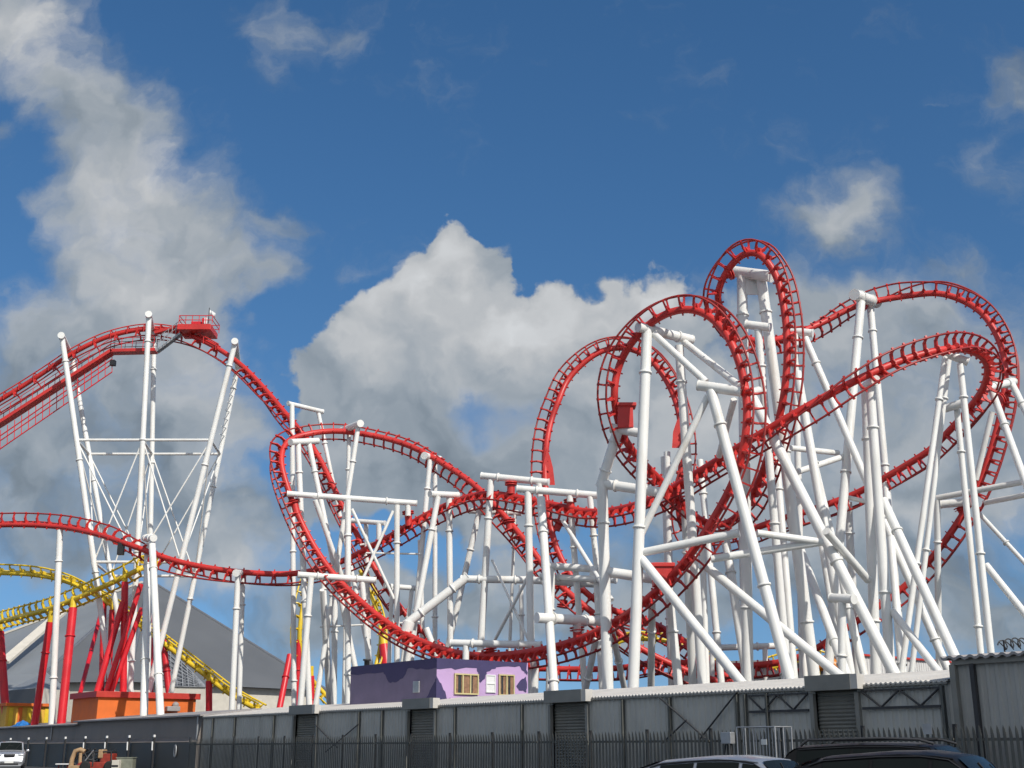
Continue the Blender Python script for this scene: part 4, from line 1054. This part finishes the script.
    # windscreen and rear window follow the loft
    def across(x0, x1, f0, f1, nm):
        m = MB(); k = 6
        for i in range(k):
            a, b = x0 + (x1 - x0) * (f0 + (f1 - f0) * i / k), x0 + (x1 - x0) * (f0 + (f1 - f0) * (i + 1) / k)
            (za, wa), (zb, wb) = prof(a), prof(b); sc_ = W / 1.76
            up = V((zb - za, 0, -(b - a))).normalized() * (-.016 if (b - a) > 0 else .016)
            up = V((abs(zb - za) * (1 if x1 > 0 else -1), 0, abs(b - a))).normalized() * .016
            for j in range(6):
                y0, y1 = -1 + 2 * j / 6, -1 + 2 * (j + 1) / 6
                def zc(z, y): return z + .014 - .022 * y * y
                m.quad(V((a, y0 * wa * .88 * sc_, zc(za, y0))) + up, V((b, y0 * wb * .88 * sc_, zc(zb, y0))) + up, V((b, y1 * wb * .88 * sc_, zc(zb, y1))) + up, V((a, y1 * wa * .88 * sc_, zc(za, y1))) + up, smooth=True)
        return obj(nm, m, M['carglass'], t, local=True)
    wsn = across(xb, xf, .04, .92, 'windscreen')
    across(top[2][0] - .16, top[3][0], .1, .8, 'rear_window')
    m = MB(); (za, _), (zb, _) = prof(xb - .12), prof(xf + .2)
    for y0 in (-.35, .25): m.tube([V((xb + .02, y0, prof(xb + .02)[0] + .04)), V((xb - .33, y0 + .3, prof(xb - .33)[0] + .045))], .012, 5)
    obj('wiper', m, M['plastic'], t, local=True)
    # front: grille, bumper intake, plates
    m = MB(); m.box(V((hl - .05, 0, hood - .27)), .10, .62, .16); obj('grille', m, M['plastic'], t, local=True, bevel=.03)
    m = MB(); m.box(V((hl - .06, 0, hood - .19)), .10, .66, .025); obj('grille_trim', m, M['rim'], t, local=True)
    m = MB(); m.box(V((hl - .02, 0, .34)), .08, 1.1, .12); obj('bumper_intake', m, M['plastic'], t, local=True, bevel=.02)
    m = MB(); m.box(V((hl + .012, 0, .46)), .02, .52, .11); obj('number_plate', m, M['plate'], t, local=True)
    m = MB(); m.box(V((-hl - .01, 0, .62)), .02, .52, .11); obj('number_plate', m, yf, t, local=True)
    for x in (hl - .86, -hl + .82):
        for sg in (-1, 1):
            c = V((x, sg * (hwb - .11), .31))
            m = MB(); m.lathe(c - V((0, .10, 0)), V((0, 1, 0)), [(0, .24), (.02, .305), (.18, .305), (.20, .24)], 26); w_ = obj('wheel', m, M['tyre'], t, local=True); LOC[w_] = V((0, 0, 0))
            m = MB(); m.lathe(c + V((0, sg * .09, 0)), V((0, sg, 0)), [(0, .21), (.02, .20), (.024, .06), (.035, .05)], 20); obj('rim', m, M['rim'], w_)
            m = MB(); m.lathe(c - V((0, .11, 0)), V((0, 1, 0)), [(0, .36), (.222, .36)], 26); obj('wheel_arch', m, M['plastic'], t, local=True)
    if rails:
        for sg in (-1, 1):
            m = MB(); y = sg * .60 * W / 1.76; pts = [V((top[3][0] + .05, y, prof(top[3][0])[0] + .0)), V((top[3][0] + .2, y, H + .05)), V((-.4, y, H + .075)), (V((.3, y, H + .05))), V((xf + .05, y, H - .02))]
            m.tube(pts, .024, 8); obj('roof_rail', m, M['dsteel'], t, local=True)
        for x in (-.85, .2):
            m = MB(); m.bar(V((x, -.62, H + .075)), V((x, .62, H + .075)), .05, .03); obj('roof_bar', m, M['plastic'], t, local=True)
    for sg in (-1, 1):                                              # bright trim over and under the side windows
        a, b = top[2][0] + .25, xb - .14
        for f in (.02, .95):
            pts = [side(a + (b - a) * k / 12, f, sg, .016) for k in range(13) if prof(a + (b - a) * k / 12)[0] - belt > .14]
            m = MB(); m.tube(pts, .011, 5); obj('window_trim', m, M['rim'] if f < .5 else M['plastic'], t, local=True)
        m = MB(); m.tube([side(x, 1.0, sg, .006) for x in (top[3][0], -.9, -.3, .2, xf)], .012, 5); obj('roof_gutter', m, paint, t, local=True)
    m = MB(); m.box(V((xf + .18, 0, prof(xf + .18)[0] - .06)), .12, .26, .09); obj('interior_mirror', m, M['plastic'], t, local=True)
    return t
def ground_at(x, Y): 
    p = at(x, 748, Y); return (p.x, p.y, gz(p.x, p.y))
car('parked_car', 'pale silver blue hatchback with only its roof showing, left of the black cars', ground_at(752, 20.5), (.78, -.62), M['silverblue'], 4.2, 1.72, 1.49, 'hatch')
car('parked_car', 'black tall estate with roof rails parked nearest the shed', ground_at(915, 22.5), (.80, -.60), M['black'], 4.75, 1.85, 1.70, 'estate', rails=True)
car('parked_car', 'midnight black car in front of the estate with windscreen facing right', ground_at(936, 17.5), (.80, -.60), M['blackblue'], 4.3, 1.76, 1.57, 'hatch')
car('parked_car', 'silver car with dark grille facing the viewer at the far left edge', ground_at(11, 80), (.36, -.93), M['silver'], 4.5, 1.86, 1.70, 'estate')

# ------------------------------------------------------------------ clutter by the left wall
def gp(x, Y): p = V(ground_at(x, Y)); return p
YJ = 74
b = gp(80, YJ)
st = thing('padded_chair', 'tan padded seat with curved back standing among scrap at left', 'seat', b)
hj = at(80, 751, YJ).z
m = MB(); pts = [V((b.x - .42, b.y, .45)), V((b.x - .40, b.y, hj * .7)), V((b.x - .25, b.y, hj)), V((b.x + .05, b.y, hj + .08)), V((b.x + .30, b.y, hj - .05))]
m.tube(pts, .14, 10); obj('backrest', m, M['tan'], st)
m = MB(); m.tube([V((b.x + .1, b.y - .1, hj - .1)), V((b.x + .12, b.y - .1, .5))], .10, 10); m.box(V((b.x, b.y - .2, .55)), .8, .7, .22); obj('seat', m, M['tan'], st, bevel=.06)
for sx in (-.32, .32):
    for sy in (-.45, .05):
        m = MB(); m.tube([V((b.x + sx, b.y + sy, b.z)), V((b.x + sx, b.y + sy, .46))], .04, 8); obj('leg', m, M['dsteel'], st)
b = gp(102, YJ)
kt = thing('ride_car', 'small red ride car with black frame parked among the scrap', 'ride car', b)
m = MB(); m.box(V((b.x, b.y, .62)), 1.9, 1.0, .45); m.box(V((b.x + .45, b.y, 1.05)), .7, .9, .55); m.ball(V((b.x - .95, b.y, .62)), .45, 8, (1, 1, .55)); obj('body', m, M['redm'], kt, bevel=.08)
m = MB(); m.box(V((b.x + .1, b.y - .1, 1.3)), .3, .8, .5); obj('seat_back', m, M['tan'], kt, bevel=.06)
m = MB()
for sx in (-.3, .8):
    m.tube([V((b.x + sx, b.y - .5, .6)), V((b.x + sx * .9, b.y - .45, 1.42)), V((b.x + sx * .9, b.y + .45, 1.42)), V((b.x + sx, b.y + .5, .6))], .045, 8)
m.tube([V((b.x - .27, b.y - .45, 1.42)), V((b.x + .72, b.y - .45, 1.42))], .045, 8); obj('roll_frame', m, M['plastic'], kt)
for sx in (-.7, .7):
    for sy in (-.55, .55):
        m = MB(); m.lathe(V((b.x + sx, b.y + sy - .1, b.z + .3)), V((0, 1, 0)), [(0, .22), (.03, .3), (.17, .3), (.2, .22)], 20); obj('wheel', m, M['tyre'], kt)
b = gp(91, YJ + 1.5)
fr = thing('scrap_metal', 'tangled dark steel frame with levers between seat and red ride car', 'scrap metal', b)
m = MB(); random.seed(5)
for k in range(26):
    p = V((b.x + random.uniform(-1.1, 1.3), b.y + random.uniform(-.5, .5), random.uniform(.2, 1.2)))
    q = p + V((random.uniform(-.8, .8), random.uniform(-.4, .4), random.uniform(.1, .8))); q.z = min(q.z, 1.6)
    m.tube([p, q], random.uniform(.025, .06), 6)
m.box(V((b.x, b.y, .45)), 2.0, .8, .5); obj('bars', m, M['plastic'], fr)
m = MB(); m.tube([V((b.x - .1, b.y - .5, .9)), V((b.x + .35, b.y - .55, 1.5))], .045, 8); obj('lever', m, M['steel'], fr)
m = MB(); m.lathe(V((b.x + .9, b.y - .5, 1.3)), V((.2, -1, .1)), [(0, .22), (.08, .26), (.16, .22)], 18); obj('hub', m, M['steel'], fr)
b = gp(127.5, YJ)
m = MB(); zt = at(127, 758, YJ).z; m.box(V((b.x, b.y, (zt + b.z) / 2)), .95, .7, zt - b.z)
bd = thing('board_crate', 'weathered grey green board crate at the right end of the scrap', 'crate', b); obj('panel', m, M['greenboard'], bd, bevel=.02)
m = MB(); m.box(V((b.x, b.y, zt + .02)), 1.02, .76, .05); obj('lid', m, M['greenboard'], bd)
b = gp(118, YJ - .5)
cb = thing('cream_cabinet', 'small cream cabinet with dark slot between ride car and crate', 'cabinet', b)
zt = at(118, 760, YJ).z; m = MB(); m.box(V((b.x, b.y, (zt + b.z) / 2)), .42, .5, zt - b.z); obj('casing', m, M['cream'], cb, bevel=.02)
m = MB(); m.box(V((b.x, b.y - .26, zt - .32)), .36, .03, .10); obj('slot', m, M['plastic'], cb)
b = gp(65, YJ)
tb = thing('bench_table', 'low white topped trestle with red legs at the left of the scrap', 'table', b)
zt = at(65, 764, YJ).z; m = MB(); m.box(V((b.x, b.y, zt)), .75, .5, .06); obj('top', m, M['whiteplain'], tb)
for sx in (-.3, .3):
    m = MB(); m.bar(V((b.x + sx * .8, b.y, zt - .03)), V((b.x + sx, b.y, b.z)), .05, .05); obj('leg', m, M['redm'], tb)
b = gp(128, YJ + 8)
bo = thing('dark_bollard', 'dark bollard with a small white top standing by the left wall', 'bollard', b)
zt = at(128, 744, YJ + 8).z; m = MB(); m.lathe(b, V((0, 0, 1)), [(0, .16), (zt - b.z - .15, .15), (zt - b.z - .1, .10)], 16); obj('post', m, M['plastic'], bo)
m = MB(); m.ball(V((b.x, b.y, zt - .02)), .11, 8); obj('cap', m, M['whiteplain'], bo)

# ------------------------------------------------------------------ light
SUN_DIR = V((.60, -.80, 0)).normalized(); ELEV = R(40)
to_sun = V((SUN_DIR.x * math.cos(ELEV), SUN_DIR.y * math.cos(ELEV), math.sin(ELEV)))
sd = bpy.data.lights.new('sun', 'SUN'); sd.energy = 3.9; sd.angle = R(.5); sd.color = (1, .955, .88)
so = bpy.data.objects.new('sun', sd); COL.objects.link(so)
so.rotation_euler = to_sun.to_track_quat('Z', 'Y').to_euler(); so.location = to_sun * 300

# ------------------------------------------------------------------ sky with clouds (by world direction)
w = bpy.data.worlds.new('World'); scene.world = w; w.use_nodes = True
nt = w.node_tree; N = nt.nodes; L = nt.links
for n in list(N): N.remove(n)
out = N.new('ShaderNodeOutputWorld'); bg = N.new('ShaderNodeBackground'); L.new(bg.outputs[0], out.inputs[0])
sky = N.new('ShaderNodeTexSky'); sky.sky_type = 'NISHITA'; sky.sun_disc = False
sky.sun_elevation = ELEV; sky.sun_rotation = math.atan2(to_sun.x, to_sun.y)
tcs = N.new('ShaderNodeTexCoord'); sps = N.new('ShaderNodeSeparateXYZ'); L.new(tcs.outputs['Generated'], sps.inputs[0])
cms = N.new('ShaderNodeCombineXYZ'); L.new(sps.outputs[0], cms.inputs[0]); L.new(sps.outputs[1], cms.inputs[1])
lift = N.new('ShaderNodeMapRange'); lift.inputs[1].default_value = -.05; lift.inputs[2].default_value = .6; lift.inputs[3].default_value = .10; lift.inputs[4].default_value = .6; L.new(sps.outputs[2], lift.inputs[0]); L.new(lift.outputs[0], cms.inputs[2])
nrm = N.new('ShaderNodeVectorMath'); nrm.operation = 'NORMALIZE'; L.new(cms.outputs[0], nrm.inputs[0]); L.new(nrm.outputs[0], sky.inputs[0])
sky.air_density = 1.0; sky.dust_density = .3; sky.ozone_density = 2.5
SKY_K = .106
def math_(op, a, b=None, clamp=False):
    n = N.new('ShaderNodeMath'); n.operation = op; n.use_clamp = clamp
    for i, v in enumerate((a, b)):
        if v is None: continue
        if isinstance(v, (int, float)): n.inputs[i].default_value = v
        else: L.new(v, n.inputs[i])
    return n.outputs[0]
def vmath(op, a, b=None):
    n = N.new('ShaderNodeVectorMath'); n.operation = op
    for i, v in enumerate((a, b)):
        if v is None: continue
        if isinstance(v, (tuple, list)): n.inputs[i].default_value = v
        else: L.new(v, n.inputs[i])
    return n.outputs['Value'] if op in ('LENGTH', 'DOT_PRODUCT') else n.outputs[0]
def sstep(x, lo, hi, o0=0.0, o1=1.0):
    n = N.new('ShaderNodeMapRange'); n.interpolation_type = 'SMOOTHSTEP'
    n.inputs[1].default_value = lo; n.inputs[2].default_value = hi; n.inputs[3].default_value = o0; n.inputs[4].default_value = o1
    L.new(x, n.inputs[0]); return n.outputs[0]
def noise(vec, scale, detail=8, rough=.55, dist=0.0, dim='2D'):
    n = N.new('ShaderNodeTexNoise'); n.noise_dimensions = dim; n.inputs['Scale'].default_value = scale; n.inputs['Detail'].default_value = detail
    n.inputs['Roughness'].default_value = rough; n.inputs['Distortion'].default_value = dist
    L.new(vec, n.inputs['Vector']); return n
tc = N.new('ShaderNodeTexCoord'); sep = N.new('ShaderNodeSeparateXYZ'); L.new(tc.outputs['Generated'], sep.inputs[0])
yy = math_('MAXIMUM', sep.outputs[1], .08)
comb = N.new('ShaderNodeCombineXYZ')
L.new(math_('DIVIDE', sep.outputs[0], yy), comb.inputs[0]); L.new(math_('DIVIDE', sep.outputs[2], yy), comb.inputs[1])
uv = comb.outputs[0]
# warp for ragged outlines
wn = noise(uv, 9, 3, .55)
warp = vmath('MULTIPLY', vmath('SUBTRACT', wn.outputs['Color'], (.5, .5, .5)), (.10, .085, 0))
wn2 = noise(uv, 34, 4, .6)
warp2 = vmath('MULTIPLY', vmath('SUBTRACT', wn2.outputs['Color'], (.5, .5, .5)), (.026, .026, 0))
uvw = vmath('ADD', vmath('ADD', uv, warp), warp2)
def uvpx(x, y):
    p = at(x, y, 1.0); return p.x, p.z - EYE
def field(blobs):
    acc = None
    for x, y, rx, ry, wt in blobs:
        c = uvpx(x, y); a = uvpx(x + rx, y); b2 = uvpx(x, y - ry)
        sx = 1 / max(1e-4, abs(a[0] - c[0])); sy = 1 / max(1e-4, abs(b2[1] - c[1]))
        n = N.new('ShaderNodeVectorMath'); n.operation = 'MULTIPLY_ADD'; L.new(uvw, n.inputs[0])
        n.inputs[1].default_value = (sx, sy, 0); n.inputs[2].default_value = (-c[0] * sx, -c[1] * sy, 0)
        e = math_('POWER', .367879, vmath('DOT_PRODUCT', n.outputs[0], n.outputs[0]))
        m_ = N.new('ShaderNodeMath'); m_.operation = 'MULTIPLY_ADD'; L.new(e, m_.inputs[0]); m_.inputs[1].default_value = wt
        if acc is None: m_.inputs[2].default_value = 0
        else: L.new(acc, m_.inputs[2])
        acc = m_.outputs[0]
    return acc
SOFT = [(560,60,50,14,.25),(640,120,60,14,.22),(420,90,60,16,.24),(780,150,60,16,.22),(520,250,40,20,.25),(470,600,190,60,.62),(300,640,120,50,.55),(650,600,100,60,.5),(900,620,160,50,.5),(275,560,50,60,.35),(250,250,60,60,.3),(60,200,40,100,.25),(8,22,80,52,1.0),(62,80,40,36,.5),(105,115,60,45,.62),(140,185,62,60,.72),(135,250,80,52,.92),(150,300,105,42,.9),(245,278,60,26,.66),(200,230,60,50,.3),(95,150,70,70,.25),
      (275,28,40,30,.46),(345,38,36,26,.44),(285,75,26,36,.32),(275,215,28,13,.46),(0,125,20,16,.5),(350,270,34,12,.38),(55,340,50,40,.5),(12,350,36,60,.5),
      (60,430,120,70,.85),(170,440,90,80,.85),(170,370,80,60,.8),(230,520,70,50,.5),(60,530,120,50,.8),(210,570,50,30,.6),
      (800,218,52,22,.52),(868,202,48,38,.56),(880,215,40,30,.2),(845,232,28,20,.4),(770,298,70,28,.66),(960,262,46,20,.5),(880,312,80,28,.66),(1015,75,36,48,.55),(1002,180,30,40,.42),(715,82,45,24,.34),(900,25,36,22,.32),
      (900,372,140,52,.95),(780,400,140,80,.9),(975,450,110,80,.85),(720,480,150,90,.9),(880,470,120,90,.6),(110,490,120,90,.4),(560,600,160,40,.5),(870,585,140,45,.62),(360,600,90,45,.5),(1000,615,70,36,.72),(960,340,90,70,.3)]
CRISP = [(457,232,26,24,1.25),(462,250,28,24,.9),(440,240,18,18,.5),(468,268,36,26,.95),(425,300,36,28,.85),(385,335,42,30,1.0),(345,368,42,30,.95),(318,392,40,30,1.0),(300,410,30,26,.6),(430,365,80,60,1.15),(560,322,68,34,1.1),(630,312,58,28,1.05),(515,335,46,36,.9),(600,395,105,75,1.1),
      (400,430,90,65,1.1),(470,470,130,90,.95),(330,470,55,55,.8),(540,440,80,70,.8),(460,290,50,40,.5),(690,330,50,40,.6)]
HO = [(512,272,26,20,.7),(275,590,60,50,.5),(385,545,35,25,.6),(640,570,30,30,.4),(765,590,30,50,.4),(985,590,50,20,.35),(285,440,20,40,.5),(40,365,20,16,.25),(320,275,30,24,.4),(275,330,30,40,.6),(15,190,25,80,.3),(420,560,60,30,.3)]
n1 = noise(uvw, 8.0, 9, .60)
n2 = noise(uvw, 30, 6, .62)
def billow(vec, sc):
    v = N.new('ShaderNodeTexVoronoi'); v.voronoi_dimensions = '2D'; v.feature = 'SMOOTH_F1'; v.inputs['Scale'].default_value = sc; v.inputs['Smoothness'].default_value = .5
    v.inputs['Detail'].default_value = 2; v.inputs['Roughness'].default_value = .5
    L.new(vec, v.inputs['Vector']); return v.outputs['Distance']
bl = billow(uvw, 19); off = vmath('ADD', uvw, (.014, .024, 0))
fb = math_('ADD', math_('MULTIPLY', math_('SUBTRACT', n1.outputs[0], .5), 1.25), math_('MULTIPLY', math_('SUBTRACT', n2.outputs[0], .5), .6))
hole = field(HO)
fs = math_('MINIMUM', math_('SUBTRACT', field(SOFT), hole), 1.0)
fc = math_('MINIMUM', math_('SUBTRACT', field(CRISP), hole), 1.2)
a_soft = sstep(math_('ADD', fs, math_('MULTIPLY', fb, .85)), .10, 1.08)
puff = math_('MULTIPLY', math_('SUBTRACT', .50, bl), .62)
a_cr = sstep(math_('ADD', math_('ADD', fc, math_('MULTIPLY', fb, .55)), puff), .24, .62)
alpha = math_('SUBTRACT', 1.0, math_('MULTIPLY', math_('SUBTRACT', 1.0, a_soft), math_('SUBTRACT', 1.0, a_cr)))
gap = math_('ADD', field([(502,412,40,26,.62),(478,398,34,12,.30),(400,545,60,26,.4),(590,575,70,26,.35)]), math_('MULTIPLY', math_('SUBTRACT', n1.outputs[0], .5), .35))
alpha = math_('MULTIPLY', alpha, math_('SUBTRACT', 1.0, sstep(gap, .12, .85, 0.0, .8)))
m1 = noise(uvw, 9.0, 4, .52); m1b = noise(off, 9.0, 4, .52)
rel = math_('ADD', math_('MULTIPLY', math_('SUBTRACT', m1.outputs[0], m1b.outputs[0]), .42), math_('MULTIPLY', math_('SUBTRACT', .5, bl), .10))
n5 = noise(uvw, 4.2, 4, .5)
LI = [(870,400,150,80,.34),(590,400,120,60,.30),(400,370,80,50,.3),(700,400,100,70,.25),(120,220,80,70,.6),(60,60,50,50,.4),(455,238,34,36,1.0),(410,300,50,34,.85),(350,352,40,30,.85),(565,308,74,26,.95),(635,303,56,22,.95),(515,322,50,34,.55),(30,20,60,40,.5),(120,300,80,30,.5),(870,200,50,30,.2),(220,575,56,30,.6),(215,385,50,60,.5),(140,180,60,30,.3)]
DK = [(390,480,120,45,.05),(90,470,110,60,.05),(480,440,80,40,.03),(600,540,160,50,.03),(500,640,500,50,.05)]
lit = math_('MINIMUM', field(LI), 1.0)
br = math_('ADD', math_('ADD', math_('ADD', math_('MULTIPLY', lit, .30), rel), .36), math_('MULTIPLY', math_('SUBTRACT', n5.outputs[0], .5), .12))
br = math_('SUBTRACT', br, field(DK))
br = math_('MAXIMUM', math_('MINIMUM', br, .85), .17)
mixc = N.new('ShaderNodeMix'); mixc.data_type = 'RGBA'
L.new(sstep(br, .22, .6), mixc.inputs[0]); mixc.inputs[6].default_value = (.84, 1.0, 1.15, 1); mixc.inputs[7].default_value = (.98, 1.0, 1.01, 1)
ccol = vmath('SCALE', mixc.outputs[2]); nsc = N[-1] if False else ccol.node; L.new(br, nsc.inputs['Scale'])
hs = N.new('ShaderNodeHueSaturation'); hs.inputs['Saturation'].default_value = 1.25; hs.inputs['Value'].default_value = 1.0
L.new(sky.outputs[0], hs.inputs['Color'])
skyc = vmath('SCALE', hs.outputs[0]); skyc.node.inputs['Scale'].default_value = SKY_K
# unseen broken cloud added beside and behind the view to brighten the fill light
n3 = noise(tc.outputs['Generated'], 2.6, 4, .58, 0, '3D')
a3 = math_('MULTIPLY', sstep(n3.outputs[0], .40, .56), sstep(sep.outputs[1], .25, -.10))
mix0 = N.new('ShaderNodeMix'); mix0.data_type = 'RGBA'
L.new(math_('MULTIPLY', a3, .95), mix0.inputs[0]); L.new(skyc, mix0.inputs[6]); mix0.inputs[7].default_value = (.58, .59, .60, 1)
mix = N.new('ShaderNodeMix'); mix.data_type = 'RGBA'
L.new(math_('MULTIPLY', alpha, .93), mix.inputs[0]); L.new(mix0.outputs[2], mix.inputs[6]); L.new(ccol, mix.inputs[7])
L.new(mix.outputs[2], bg.inputs[0]); bg.inputs[1].default_value = 1.0
bg2 = N.new('ShaderNodeBackground'); L.new(mix0.outputs[2], bg2.inputs[0])
ms = N.new('ShaderNodeMixShader'); L.new(sstep(sep.outputs[1], .05, .22), ms.inputs[0]); L.new(bg2.outputs[0], ms.inputs[1]); L.new(bg.outputs[0], ms.inputs[2])
L.new(ms.outputs[0], out.inputs[0])
w.cycles.sampling_method = 'NONE'
scene.cycles.use_adaptive_sampling = True; scene.cycles.adaptive_threshold = .02; scene.cycles.adaptive_min_samples = 24; scene.cycles.time_limit = 1000
scene.cycles.max_bounces = 5; scene.cycles.diffuse_bounces = 3; scene.cycles.glossy_bounces = 3

# ------------------------------------------------------------------ output
scene.render.resolution_x, scene.render.resolution_y = 1024, 768
vs = scene.view_settings
scene.display_settings.display_device = 'sRGB'
vs.view_transform = 'Standard'; vs.look = 'None'; vs.exposure = 0.0; vs.gamma = 1.0; vs.use_curve_mapping = False
